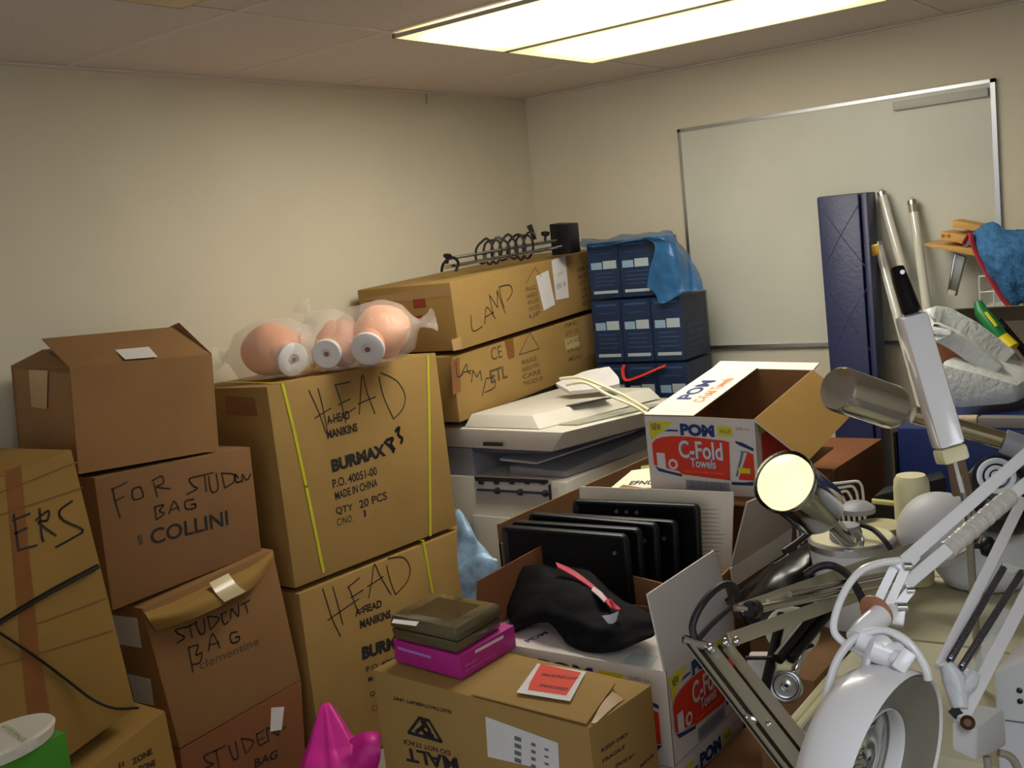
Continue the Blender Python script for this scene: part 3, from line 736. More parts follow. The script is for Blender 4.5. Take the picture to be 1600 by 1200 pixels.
# loose blue sheet on the top case
b = B()
Q = lambda x, y, d=0: on(x, y, 'Y', -.47-d)
b.sheet([[on(909, 372, 'Y', -.30), on(935, 374, 'Y', -.30), on(985, 366, 'Y', -.30), on(1043, 361, 'Y', -.30), on(1052, 366, 'Y', -.24)],
         [on(915, 385, 'Y', -.46), on(950, 382, 'Y', -.47), on(1005, 372, 'Y', -.47), on(1046, 372, 'Y', -.45), on(1062, 384, 'Y', -.30)],
         [on(1016, 376, 'Y', -.475), on(1022, 376, 'Y', -.475), on(1030, 376, 'Y', -.475), on(1052, 385, 'Y', -.46), on(1078, 402, 'Y', -.33)],
         [on(1014, 420, 'Y', -.475), on(1024, 424, 'Y', -.475), on(1040, 424, 'Y', -.48), on(1062, 420, 'Y', -.46), on(1092, 426, 'Y', -.36)],
         [on(1010, 448, 'Y', -.475), on(1022, 458, 'Y', -.475), on(1036, 474, 'Y', -.48), on(1066, 458, 'Y', -.47), on(1099, 452, 'Y', -.40)]], 6, .002, wr=.012, ws=14)
obj('loose_sheet', b, BFILM, tt, smooth=80)
b = B(); b.tube([on(976, 570, 'Y', -.475), on(973, 580, 'Y', -.48), on(978, 594, 'Y', -.48), on(1000, 588, 'Y', -.48), on(1025, 577, 'Y', -.475), on(1040, 571, 'Y', -.47)], .008, 6, smooth=3, flat=.5)
tag(obj('strap', b, RED), 'red strap hooked on the front of the blue wrapped stack', 'strap')

# ------------------------------------------------------------------ printer with scanner unit
t = thing('printer', 'big off-white copier with flat scanner top, under the LAMP boxes', 'printer', (.6, -1.05, .0))
y0 = -1.36
lowL, lowR = .53, .965
b = B(); b.box(lowL-.35, lowR, y0, -.55, .002, .835)
obj('body', b, BEIGE, t, bevel=.012)
fx = lambda x, y, d=0: on(x, y, 'Y', y0-.002-d)
pf = (V((0, y0, 0)), V((0, -1, 0)))
obj('front_panel', B().box(.50, .905, y0-.012, y0, .30, .68), BEIGE, t, bevel=.006)
b = B(); pquad(b, pf, [(742, 744), (862, 748), (866, 792), (746, 786)], off=.004); obj('paper_slot', b, mat('slot inner', (186, 182, 178), .5), t, smooth=0)
b = B()
pquad(b, pf, [(742, 744), (858, 749), (858, 755), (744, 751)], off=.006)
for i in range(5): pquad(b, pf, [(748+i*24, 751), (758+i*24, 752), (757+i*24, 757), (749+i*24, 756)], off=.006)
obj('roller_bar', b, DGREY, t, smooth=0)
obj('paper_roller', B().tube([fx(746, 765, .008), fx(860, 771, .008)], .005, 8), DGREY, t)
for x, y in ((777, 767), (813, 769), (852, 771)): obj('roller_wheel', B().lathe(fx(x, y, .008), (1, 0, 0), [(.012, -.008), (.014, 0), (.012, .008)], 14), DGREY, t)
b = B(); pquad(b, pf, [(858, 757), (862, 756), (865, 787), (860, 787)], off=.007); obj('slot_lever', b, DGREY, t, smooth=0)
b = B(); pquad(b, pf, [(860, 762), (872, 761), (874, 786), (862, 786)], off=.005); obj('decal_panel', b, PAPER, t, smooth=0)
# output tray recess between body and scanner
obj('side_column', B().box(.20, .52, y0+.01, -.6, .835, .95), LGREY, t, bevel=.008)
obj('column_post', B().box(.50, .70, y0+.30, -.6, .835, .95), mat('blue grey printer plastic', (92, 98, 130), .5), t, bevel=.006)
obj('output_tray', B().hexa([V((.66, y0+.06, .872)), V((.93, y0+.05, .862)), V((.93, y0+.05, .838)), V((.66, y0+.06, .838)), V((.66, -.7, .915)), V((1.0, -.7, .905)), V((1.0, -.7, .84)), V((.66, -.7, .84))]), LGREY, t, bevel=.005)
obj('output_paper', B().hexa([V((.60, y0+.08, .895)), V((.78, y0+.08, .885)), V((.78, y0+.08, .878)), V((.60, y0+.08, .886)), V((.64, -.8, .93)), V((.95, -.8, .922)), V((.95, -.8, .912)), V((.64, -.8, .922))]), PAPER, t, smooth=0)
# scanner bed: wide slab with undercut front
ft = [on(700, 640, 'Y', -1.36), on(903, 664, 'Y', -1.38)]
z1 = ft[1].z
b = B(); b.hexa([V((.30, -1.37, 1.035)), V((1.005, -1.40, 1.035)), V((.93, -1.385, .955)), V((.30, -1.365, .955)), V((.30, -.62, 1.03)), V((1.20, -.66, 1.03)), V((1.15, -.66, .965)), V((.30, -.62, .955))])
obj('scanner_bed', b, BEIGE, t, bevel=.008)
obj('scanner_base', B().hexa([V((.35, -1.345, .955)), V((.93, -1.365, .955)), V((.88, -1.34, .935)), V((.35, -1.33, .925)), V((.35, -.62, .955)), V((1.12, -.66, .955)), V((1.06, -.66, .935)), V((.35, -.62, .925))]), mat('blue grey printer plastic', (92, 98, 130), .5), t, bevel=.004)
b = B(); q = (V((0, -1.37, 0)), V((0, -1, 0))); pquad(b, q, [(762, 688), (793, 689), (793, 695), (762, 694)], off=.03); obj('latch', b, DGREY, t, smooth=0)
b = B(); b.hexa([V((.52, -1.33, 1.085)), V((.83, -1.345, 1.085)), V((.875, -1.37, 1.036)), V((.50, -1.36, 1.036)), V((.54, -.70, 1.085)), V((.99, -.72, 1.085)), V((1.03, -.70, 1.036)), V((.50, -.68, 1.036))])
obj('scanner_lid', b, BEIGE, t, bevel=.008)
b = B(); b.hexa([V((.90, -1.28, 1.041)), V((.985, -1.28, 1.041)), V((.985, -1.28, 1.036)), V((.90, -1.28, 1.036)), V((1.03, -.85, 1.041)), V((1.12, -.85, 1.041)), V((1.12, -.85, 1.036)), V((1.03, -.85, 1.036))])
obj('control_panel', b, mat('panel inset', (170, 168, 150), .4), t, bevel=.002)
b = B(); b.hexa([V((.86, -1.16, 1.089)), V((.90, -1.16, 1.089)), V((.90, -1.16, 1.086)), V((.86, -1.16, 1.086)), V((.93, -.98, 1.089)), V((.965, -.98, 1.089)), V((.965, -.98, 1.086)), V((.93, -.98, 1.086))])
obj('lid_window', b, DGREY, t, smooth=0)
b = B()
pp = [P(875, 592, 4.35), P(905, 590, 4.3), P(935, 600, 4.25), P(975, 618, 4.2), P(1014, 641, 4.1)]
b.tube(pp, .007, 6, smooth=5)
tag(obj('cord', b, CREAM), 'cream power cord looped across the scanner top, upper strand', 'cord')
b = B(); b.tube([P(885, 601, 4.3), P(915, 598, 4.25), P(950, 617, 4.2), P(990, 634, 4.15), P(1012, 648, 4.1)], .007, 6, smooth=5)
tag(obj('cord', b, CREAM), 'cream power cord across the scanner top, lower strand by the white box', 'cord')
b = B(); b.sheet([[P(868, 598, 4.5), P(910, 582, 4.5), P(952, 573, 4.5)], [P(885, 608, 4.42), P(930, 596, 4.42), P(966, 590, 4.42)], [P(890, 612, 4.4), P(936, 606, 4.38), P(968, 600, 4.38)]], 5, .018, wr=.004)
tag(obj('paper_stack', b, PAPER), 'curled stack of white papers on the scanner top against the LAMP box', 'paper')
# bag of blue print between the lower big box and the printer
b = B(); b.sheet([[P(712, 798, 3.95), P(717, 796, 3.95), P(722, 800, 3.95)], [P(714, 840, 3.9), P(728, 826, 3.88), P(742, 836, 3.88)], [P(716, 880, 3.88), P(742, 862, 3.86), P(766, 868, 3.86)], [P(720, 915, 3.87), P(752, 898, 3.84), P(782, 898, 3.84)], [P(740, 1080, 3.9), P(770, 1080, 3.87), P(790, 1080, 3.87)], [P(740, 1230, 3.9), P(770, 1230, 3.87), P(790, 1230, 3.87)]], 6, .03, wr=.008, toward=POS)
o = tag(obj('plastic_bag', b, mat('blue printed plastic', (140, 172, 200), .3, nscale=18, namt=.5)), 'pale blue printed plastic bag squeezed between the HEAD boxes and the printer', 'bag')

# ------------------------------------------------------------------ white towel cartons
POMM = [WHITEC, RED, NAVY, YEL, PAPER, ORNG, GREYP, mat('white print shadow', (110, 120, 150), .7)]
def towel_print(O, U, Vv, n):
    """the printed end of a towel carton drawn on the face with corner O and edges U (right) and Vv (up)"""
    b = B()
    def p(u, v, k=1): return O+U*u+Vv*v+n*(.0007*k)
    def poly(pts, mi, k=1): b.face([p(u, v, k) for u, v in pts], mi, up=O+n*9)
    def tx(s, u0, u1, v0, v1, mi, bold, k=2): b.text(s, p(u0, v0, k), U*(u1-u0), Vv*(v1-v0), mi, bold)
    poly([(.035, .92), (.27, .92), (.045, .66)], 3)
    tx('NEW', .06, .15, .80, .89, 2, .01, 2)
    tx('POM', .33, .64, .75, .91, 2, .06)
    poly([(.67, .77), (.80, .77), (.80, .90), (.67, .90)], 3); tx('VALUE', .685, .785, .81, .86, 2, 0, 2)
    tx('240 ct.', .83, .95, .86, .90, 6, .0)
    poly([(.17, .79), (.31, .80), (.31, .82), (.22, .82)], 2)
    red = [(.05, .33), (.05, .62), (.09, .68), (.16, .715), (.25, .735), (.40, .74), (.72, .715), (.765, .70), (.75, .20), (.32, .23), (.28, .27)]
    poly(red, 1)
    poly([(.85, .67), (.975, .60), (.975, .64), (.88, .705), (.82, .72), (.82, .70)], 2, 2)
    poly([(.79, .22), (.97, .22), (.97, .56), (.90, .60)], 1)
    poly([(.77, .65), (.80, .68), (.93, .63), (.82, .21), (.76, .20)], 4, 2)
    poly([(.80, .26), (.82, .26), (.89, .58), (.87, .59)], 7, 3); poly([(.85, .58), (.86, .60), (.93, .60), (.92, .57)], 6, 3)
    poly([(.83, .31), (.935, .31), (.935, .38), (.83, .38)], 3, 4)
    tx('C-Fold', .305, .705, .445, .685, 7, .03, 2); tx('C-Fold', .30, .70, .455, .69, 4, .018, 3)
    tx('Towels', .405, .635, .335, .455, 7, .03, 2); tx('Towels', .40, .63, .34, .46, 4, .012, 3)
    tx('QUALITY PAPER TOWELS', .33, .70, .265, .29, 5, .0, 2)
    poly([(.085, .29), (.165, .29), (.165, .50), (.085, .50)], 4, 2)
    cc = (.235, .36); poly([(cc[0]+.045*math.cos(a*.4), cc[1]+.07*math.sin(a*.4)) for a in range(16)], 4, 2)
    poly([(cc[0]+.025*math.cos(a*.4), cc[1]+.04*math.sin(a*.4)) for a in range(16)], 1, 3)
    poly([(.06, .315), (.09, .25), (.31, .20), (.31, .235), (.16, .27)], 2, 2)
    poly([(.76, .145), (.95, .155), (.975, .215), (.87, .19), (.76, .185)], 2, 2)
    poly([(.34, .03), (.74, .03), (.74, .165), (.34, .165)], 6, 1)
    for i in range(17):
        u = .355+.021*i; poly([(u, .05), (u+.008+.004*(i % 3), .05), (u+.008+.004*(i % 3), .15), (u, .15)], 7, 2)
    return b
def towel_end(t, a, b_, c, d, part='body'):
    """a TL, b_ TR, c BR, d BL of the end face"""
    n = (b_-a).cross(a-d).normalized()
    if n.dot(POS-a) < 0: n = -n
    o = towel_print(d, c-d, a-d, n)
    body = [k for k in t.children if k.name.split('.')[0] == part][0]
    for i, m in enumerate(POMM):
        sub = B(); sub.v = o.v; idx = [j for j in range(len(o.f)) if o.m[j] == i]
        used = sorted({q for j in idx for q in o.f[j]}); mp = {q: k for k, q in enumerate(used)}
        if not used: continue
        sub.v = [o.v[q] for q in used]; sub.f = [[mp[q] for q in o.f[j]] for j in idx]; sub.m = [0]*len(idx)
        decal(t, sub, m, part)

# open towel carton P, sitting at the back
cP = rigid((1.784, -1.612, .999), (6.12, 2.59, 3.64), (.335, .53, .23))
t = thing('towel_carton', 'open white paper towel carton showing its whole red and white end panel', 'box', base(cP), 'white towel cartons')
open_box(cP, .004, WHITEC, KDRK, t)
towel_end(t, cP[0], cP[1], cP[2], cP[3])
n = (cP[5]-cP[1]).cross(cP[1]-cP[2]).normalized()
if n.dot(cP[1]-cP[0]) < 0: n = -n
f_ = lambda u, v: cP[2]+(cP[6]-cP[2])*u+(cP[1]-cP[2])*v+n*.001
b = B(); b.face([f_(.08, .2), f_(.9, .2), f_(.9, .75), f_(.08, .75)], up=f_(.5, .5)+n); decal(t, b, RED)
b = B(); b.face([f_(.05, .78), f_(.2, .78), f_(.2, .93), f_(.05, .93)], up=f_(.5, .5)+n); decal(t, b, YEL)
X, Yd, Zu = (cP[1]-cP[0]).normalized(), (cP[4]-cP[0]).normalized(), (cP[0]-cP[3]).normalized()
b = B(); fl = [cP[0], cP[0]+X*.155+Zu*.004, cP[4]+X*.155+Zu*.004, cP[4]]
b.slab(fl, .004, 0, 1, toward=cP[0]+Zu*9)
fo = obj('flap', b, [WHITEC, KBRN], t, smooth=0, label='white printed flap')
pf = plane(fl[0], fl[1], fl[3]); g_ = lambda u, v: fl[0]+(fl[1]-fl[0])*u+(fl[3]-fl[0])*v+Zu*.001
b = B(); b.text('C-Fold Towels', g_(.82, .25), (g_(.82, .75)-g_(.82, .25)), g_(.60, .25)-g_(.82, .25), 0, .01); decal(fo, b, ORNG)
b = B(); b.text('POM', g_(.50, .30), (g_(.5, .7)-g_(.5, .3)), g_(.2, .3)-g_(.5, .3), 0, .03); decal(fo, b, NAVY)
th = math.radians(38); L_ = .18
dn = X*math.cos(th)*L_-Zu*math.sin(th)*L_
obj('flap', B().slab([cP[1], cP[1]+dn, cP[5]+dn, cP[5]], .004, 0, 1, toward=cP[1]+Zu*9), [KYEL, WHITEC], t, smooth=0, label='bare cardboard flap folded outwards')
obj('flap', B().slab([cP[4], cP[5], cP[5]+Yd*.07+Zu*.005, cP[4]+Yd*.07+Zu*.005], .004, 0, 0, toward=cP[4]+Zu*9), WHITEC, t, smooth=0)

# the box N that holds the black trays and carries P
x0, x1, y0, y1, zt = 1.345, 2.0, -2.275, -1.36, .955
cN = [V(p) for p in [(x0, y0, .83), (x1, y0, .83), (x1, y0, .002), (x0, y0, .002), (x0, y1, zt), (x1, y1, .86), (x1, y1, .002), (x0, y1, .002)]]
t = thing('open_carton', 'open brown box packed with standing black trays, carrying the towel carton', 'box', (1.67, -1.82, .002))
b = B()
def wall4(q, tw): b.slab(q, .006, 0, 0, toward=tw)
wall4([V((x0, y0, .90)), V((x1, y0, .82)), V((x1, y0, .0)), V((x0, y0, 0))], (1.6, -9, .5))
wall4([V((x0, y0, .90)), V((x0, -1.93, zt)), V((x0, y1, zt)), V((x0, y1, 0)), ][:4] if False else [V((x0, y0, zt)), V((x0, y1, zt)), V((x0, y1, 0)), V((x0, y0, 0))], (-9, -1.8, .5))
wall4([V((x1, y0, .84)), V((x1, y1, .93)), V((x1, y1, 0)), V((x1, y0, 0))], (9, -1.8, .5))
wall4([V((x0, y1, zt)), V((x1, y1, .93)), V((x1, y1, 0)), V((x0, y1, 0))], (1.6, 9, .5))
b.box(x0+.006, x1-.006, y0+.006, y1-.006, .60, .61)
obj('body', b, KDRK, t, smooth=0)
lid = [V((1.50, -1.93, .962)), V((x1-.008, -1.93, .962)), V((x1-.008, y1+.01, 1.0)), V((1.50, y1+.01, 1.0))]
obj('flap', B().slab(lid, .006, toward=(1.7, -1.6, 9)), KBRN, t, smooth=0)
q = [on(1142, 888, 'X', 2.006), on(1238, 826, 'X', 2.006), on(1214, 765, 'X', 2.03), on(1168, 785, 'X', 2.035)]
obj('flap', B().slab(q, .004), mat('shaded white card', (176, 172, 166), .7), t, smooth=0, label='grey white side flap')  # white flap in shadow; the grey colour carries the shade
q = [on(1142, 888, 'X', 2.010), on(1238, 826, 'X', 2.010), on(1236, 858, 'X', 2.010), on(1146, 918, 'X', 2.010)]
obj('side_panel', B().slab(q, .003), mat('white card', (214, 212, 208), .7), t, smooth=0)
# papers
pp = [on(905, 760, 'Y', -1.965), on(1146, 769, 'Y', -1.965), on(1141, 952, 'Y', -2.0), on(915, 950, 'Y', -2.0)]
b = B().slab(pp, .004)
o = tag(obj('paper_sheet', b, mat('cream white paper', (238, 230, 212), .75, nscale=20, namt=.02), smooth=0), 'tall cream sheet of printed paper standing behind the black trays', 'paper')
pl = plane(*pp[:3]); b = B()
rnd = random.Random(4)
for i in range(22):
    y = 795+i*6.5; b.face([hit(x, yy, pl, .0008) for x, yy in ((1097, y), (1100+28*rnd.random()+8, y+.5), (1100+30, y+2.2), (1097, y+1.8))])
decal(o, b, mat('grey typed lines', (184, 178, 168), .8))
q = [on(957, 768, 'Z', .985), on(1020, 768, 'Z', .985), on(1026, 740, 'Z', .985), on(985, 732, 'Z', .985)]
o = tag(obj('booklet', B().slab([P(952, 764, 3.36), P(1024, 762, 3.27), P(1024, 730, 3.4), P(987, 735, 3.46)], .012), mat('pale booklet', (224, 222, 196), .6), smooth=0), 'white booklet with black letters lying beside the towel carton', 'booklet')
pl = plane(P(952, 764, 3.36), P(1024, 762, 3.27), P(1024, 730, 3.4)); b = B(); ptext(b, pl, 'EFNU', (982, 758), (1020, 757), 12, bold=.02); decal(o, b, INK)
tag(obj('green_booklet', B().slab([P(1000, 738, 3.47), P(1024, 735, 3.42), P(1022, 725, 3.5), P(1002, 728, 3.52)], .02), mat('olive green cover', (128, 134, 60), .6), smooth=0), 'small olive green booklet behind the white booklet', 'booklet')
# black trays standing in the box
def tray(px, t0, t1, label, marks=False):
    tl, tr, br, bl = [P(x, y, tt) for (x, y), tt in zip(px, (t0, t1, t1, t0))]
    n = (tr-tl).cross(bl-tl).normalized()
    if n.dot(POS-tl) < 0: n = -n
    th = thing('black_tray', label, 'tray', (bl+br)/2, 'black trays standing in the brown box')
    U, D = tr-tl, bl-tl; w_, h_ = U.length, D.length; U.normalize(); D.normalize()
    def outline(inset, r, off):
        pts = []
        for cx, cy, a0 in ((r, r, 180), (w_-r, r, 270), (w_-r, h_-r, 0), (r, h_-r, 90)):
            for k in range(7):
                a = math.radians(a0+15*k); x, y = cx+(r-inset)*math.cos(a), cy+(r-inset)*math.sin(a)
                pts.append(tl+U*x+D*y+n*off)
        return pts
    b = B(); R_ = [outline(0, .018, -.022), outline(0, .018, -.006), outline(.004, .018, 0), outline(.014, .018, 0), outline(.018, .02, -.004)]
    m = len(R_[0])
    for r in R_: b.v += r
    for i in range(4): b.bridge(i*m, (i+1)*m, m)
    b.f.append([4*m+i for i in range(m)]); b.m.append(0); b.f.append([i for i in range(m)][::-1]); b.m.append(0)
    obj('shell', b, BLACK, th, smooth=50)
    b = B()
    for q in (.36, .44, .52) if marks else (.9,):
        c = tl+U*(w_*q)+D*(.03 if marks else .05)+n*.001; b.lathe(c, n, [(.006, -.004), (.005, .003)], 10)
        obj('peg', b, mat('grey peg', (70, 72, 80), .3), th); b = B()
tray([(893, 780), (1092, 788), (1094, 950), (900, 960)], 3.11, 2.97, 'rearmost and tallest black tray, with three small pegs along its top', True)
tray([(868, 802), (1056, 814), (1060, 965), (875, 960)], 3.08, 2.93, 'black tray second from the back, just in front of the tallest one')
tray([(824, 800), (1026, 818), (1032, 975), (832, 965)], 3.05, 2.89, 'middle black tray of the five standing in the box')
tray([(797, 813), (1000, 826), (1006, 975), (806, 970)], 3.02, 2.86, 'black tray second from the front of the five')
tray([(781, 821), (978, 836), (990, 980), (797, 975)], 2.99, 2.83, 'frontmost black tray, its left end nearest the printer')

# lower towel cartons L (open, black cloth on it) and the one below it
def cbox(x0, x1, y0, y1, z0, z1): return [V(p) for p in [(x0, y0, z1), (x1, y0, z1), (x1, y0, z0), (x0, y0, z0), (x0, y1, z1), (x1, y1, z1), (x1, y1, z0), (x0, y1, z0)]]
LX0, LX1, LY0, LY1 = 1.546, 2.076, -2.655, -2.30
cL = cbox(LX0, LX1, LY0, LY1, .557, .78)
t = thing('towel_carton', 'open white towel carton under the black cloth, one flap standing up', 'box', base(cL), 'white towel cartons')
open_box(cL, .004, WHITEC, KBRN, t)
towel_end(t, cL[1], cL[5], cL[6], cL[2])
towel_end(t, cL[0]+V((.02, 0, 0)), cL[1]-V((.012, 0, 0)), cL[2]-V((.012, 0, 0)), cL[3]+V((.02, 0, 0)))
obj('flap', B().slab([cL[0]+V((.004, 0, .001)), cL[1]+V((-.006, 0, .001)), V((LX1-.006, -2.44, .792)), V((LX0+.004, -2.44, .792))], .004, toward=(1.8, -2.5, 9)), WHITEC, t, smooth=0, label='white printed flap folded shut')
fo = [c for c in t.children if c.name.startswith('flap')][-1]
pl = plane(cL[0], cL[1], V((LX1, -2.44, .791)))
b = B(); pquad(b, pl, [(970, 1037), (1018, 1044), (1030, 1026), (990, 1019)], off=.0015); decal(fo, b, mat('pale barcode print', (176, 186, 184), .7))
b = B(); ptext(b, pl, 'POM', (826, 1005), (858, 990), 12, bold=.03, off=.0015); decal(fo, b, NAVY)
obj('flap', B().slab([V((LX0, LY0, .78)), V((LX0, LY1+.02, .78)), on(871, 839, 'X', LX0-.01), on(747, 908, 'X', LX0-.012)], .004), KRED, t, smooth=0, label='brown flap standing up on the left')
obj('flap', B().slab([V((LX1-.002, LY0, .78)), V((LX1-.002, LY1, .78)), on(1116, 860, 'X', LX1-.002), on(1012, 929, 'X', LX1-.002)], .004), mat('white card outside', (206, 200, 196), .7), t, smooth=0, label='white flap standing up on the right')
cL2 = cbox(LX0, LX1, LY0, LY1, .332, .555)
t = thing('towel_carton', 'closed white towel carton directly under the one holding the black cloth', 'box', base(cL2), 'white towel cartons')
obj('body', B().hexa(cL2), WHITEC, t, smooth=0); towel_end(t, cL2[1], cL2[5], cL2[6], cL2[2])
cL3 = cbox(LX0, LX1, LY0, LY1, .002, .33)
tag(obj('carton', B().hexa(cL3), WHITEC, smooth=0), 'plain white carton on the floor at the base of the towel cartons', 'box')

# black garment with red lining
t = thing('black_jacket', 'black cloth jacket with red lining thrown over the open towel carton', 'jacket', P(900, 1000, 2.6))
G = [[(795, 888, 2.90), (845, 882, 2.84), (900, 884, 2.80), (945, 915, 2.72), (990, 950, 2.62), (1020, 955, 2.54)],
     [(790, 930, 2.84), (850, 918, 2.73), (905, 925, 2.66), (945, 950, 2.60), (982, 966, 2.53), (1018, 968, 2.47)],
     [(792, 965, 2.76), (842, 958, 2.66), (888, 962, 2.59), (930, 975, 2.535), (975, 985, 2.49), (1020, 980, 2.44)],
     [(800, 985, 2.70), (848, 968, 2.645), (880, 985, 2.585), (918, 1000, 2.53), (965, 1003, 2.475), (1018, 985, 2.425)],
     [(800, 988, 2.69), (850, 970, 2.64), (884, 1004, 2.57), (915, 1018, 2.52), (968, 1017, 2.465), (1016, 988, 2.42)]]
obj('cloth', B().sheet([[P(*q) for q in r] for r in G], 7, .006, wr=.014, ws=10), CLOTHB, t, smooth=80)
obj('lining', B().sheet([[P(868, 878, 2.80), P(895, 890, 2.75), P(925, 912, 2.70), (P(955, 940, 2.60))], [P(872, 886, 2.77), P(900, 902, 2.72), P(928, 922, 2.67), P(955, 950, 2.565)]], 5, .004), REDC, t, smooth=80)
obj('lining', B().sheet([[P(952, 935, 2.60), P(962, 944, 2.56), P(970, 951, 2.53)], [P(954, 948, 2.58), P(960, 951, 2.54), P(966, 953, 2.515)]], 4, .004), REDC, t, smooth=80)
obj('pale_trim', B().sheet([[P(927, 916, 2.67), P(940, 925, 2.635), P(948, 936, 2.60)], [P(924, 922, 2.655), P(934, 930, 2.62), P(944, 940, 2.59)]], 4, .003), mat('pale pink trim', (214, 186, 190), .6), t, smooth=80)
obj('care_label', B().sheet([[P(940, 962, 2.53), P(954, 960, 2.52), P(966, 955, 2.50)], [P(950, 974, 2.51), P(957, 974, 2.50), P(962, 970, 2.49)]], 4, .002), mat('grey cloth tag', (168, 168, 180), .6), t, smooth=80)

# ------------------------------------------------------------------ MALT box with magenta box and smoked case
cM = rigid((1.752, -2.803, .002), (.8, -.03, -4.63), (.645, .225, .778))
t, pl, plr, plt = carton('carton', 'tan box in the front middle with a red packing slip and upside-down print', cM, KTAN)
plr = plane(cM[1], cM[2], cM[5])
b = B(); z = lambda x, y: (560+x/6.154, 1020+y/6.154)
ptext(b, pl, 'MALT', z(950, 1010), z(440, 905), 24, bold=.03)
ptext(b, pl, 'DO NOT STACK', z(880, 940), z(420, 825), 8, bold=.01)
ptext(b, pl, 'ELECTROTHERAPY UNIT', z(890, 550), z(330, 415), 6, bold=.02)
write(b, pl, [z_ for z_ in Z(560, 1020, 6.154, [[(590, 625), (485, 765)], [(485, 765), (800, 850)], [(800, 850), (680, 650)], [(680, 650), (590, 625)]])], .008, sm=1)
write(b, pl, Z(560, 1020, 6.154, [[(610, 660), (650, 680), (610, 720), (560, 760)], [(650, 690), (690, 760), (640, 790)], [(620, 740), (670, 790), (720, 800)]]), .010, sm=3)
decal(t, b, INK)
b = B(); z = lambda x, y: (740+x/5.333, 1080+y/5.333)
for i, (s, p0, p1) in enumerate((('KEEP DRY', (1065, 510), (1290, 365)), ('FRAGILE', (1075, 600), (1260, 470)), ('GROSS WT', (1180, 640), (1340, 545)), ('MADE IN USA', (1390, 640), (1500, 540)))):
    ptext(b, plr, s, z(*p0), z(*p1), 6, bold=.02)
decal(t, b, INK)
b = B(); pquad(b, pl, Z(740, 1080, 5.333, [(100, 210), (705, 430), (718, 680), (120, 545)])); lb = obj('label', b, PAPER, t, smooth=0, label='white shipping label')
b = B()
for u, w_, s in ((370, 50, 0), (500, 34, 1), (610, 30, 2)):
    for k in range(4):
        y = 360+(u-350)*.42+k*60
        pquad(b, pl, Z(740, 1080, 5.333, [(u-w_*.5, y), (u+w_*.6, y+w_*.4), (u+w_*.6, y+w_*.4+34-8*s), (u-w_*.5, y+34-8*s)]), off=.0016)
decal(lb, b, mat('dark grey label print', (96, 104, 104), .8))
plt = plane(cM[0], cM[1], cM[4])
b = B(); pquad(b, plt, [(841, 1046), (917, 1059), (892, 1106), (808, 1092)], off=.0145); lb = obj('packing_slip', b, PAPER, t, smooth=0, label='packing slip pouch with a red panel')
b = B(); pquad(b, plt, [(846, 1047), (909, 1061), (886, 1097), (826, 1088), (829, 1077)], off=.0152); decal(lb, b, RED)
b = B(); ptext(b, plt, 'PACKING LIST', (846, 1066), (902, 1073), 9, bold=.02, off=.0158); ptext(b, plt, 'ENCLOSED', (843, 1083), (886, 1090), 9, bold=.02, off=.0158); decal(lb, b, INK)
# raised top flap seam and torn end
obj('flap', B().slab([hit(736, 1088, plt, .006), hit(917, 1136, plt, .008), hit(962, 1076, plt, .012), hit(840, 1043, plt, .006)], .003), KTAN, t, smooth=0)
b = B(); b.sheet([[hit(924, 1132, plt, .003), hit(940, 1110, plt, .012), hit(958, 1090, plt, .014)], [hit(932, 1130, plt, .001), hit(958, 1108, plt, .004), hit(975, 1094, plt, .002)]], 4, .002); obj('torn_tape', b, CTAPE, t, smooth=80)

zM = cM[0].z
mg = [on(618, 1033, 'Z', zM+.006), on(722, 1062, 'Z', zM+.006), on(807, 1011, 'Z', zM+.006)]
mg.append(mg[0]+mg[2]-mg[1])
hh = .055
up = V((0, 0, hh))
c8 = [mg[0]+up, mg[1]+up, mg[1], mg[0], mg[3]+up, mg[2]+up, mg[2], mg[3]]
t = thing('magenta_box', 'flat magenta box under the smoked plastic case', 'box', base(c8))
obj('body', B().hexa(c8), MAG, t, bevel=.002)
pl = plane(c8[0], c8[1], c8[3]); b = B(); pquad(b, pl, [(622, 1010), (674, 1025), (674, 1029), (622, 1014)], off=.001); decal(t, b, mat('pale violet print', (170, 120, 190), .5))
pr_ = plane(c8[1], c8[2], c8[5]); b = B(); ptext(b, pr_, 'SPA KIT', (727, 1043), (745, 1032), 4, bold=.01); ptext(b, pr_, 'professional set', (728, 1050), (775, 1023), 4); decal(t, b, mat('pink print', (214, 120, 190), .5))
b = B(); q = (c8[5]-c8[1]); pquad(b, pr_, [(742, 1016), (786, 992), (786, 997), (742, 1021)], off=.001); obj('label', b, PAPER, t, smooth=0)
zc = zM+.006+hh+.001
cs = [on(612, 999, 'Z', zc), on(717, 1024, 'Z', zc), on(787, 981, 'Z', zc)]; cs.append(cs[0]+cs[2]-cs[1])
cen = (cs[0]+cs[2])/2
def ins(p, k): return cen+(p-cen)*k
t = thing('smoked_case', 'smoky brown plastic case with a white sticker on the magenta box', 'case', cen)
r = lambda h, k: [ins(p, k)+V((0, 0, h)) for p in cs]
def c8f(lo, hi): return [hi[0], hi[1], lo[1], lo[0], hi[3], hi[2], lo[2], lo[3]]
obj('tray', B().hexa(c8f(r(0, .95), r(.030, 1.0))), SMOKE, t, bevel=.008)
lid_ = obj('lid', B().hexa(c8f(r(.031, 1.02), r(.062, .96))), SMOKE, t, bevel=.009)
pt = plane(*[ins(p, .96)+V((0, 0, .062)) for p in (cs[0], cs[1], cs[2])])
b = B(); pquad(b, pt, [(615, 968), (655, 972), (650, 979), (612, 974)], off=.0012); obj('sticker', b, PAPER, lid_, smooth=0)
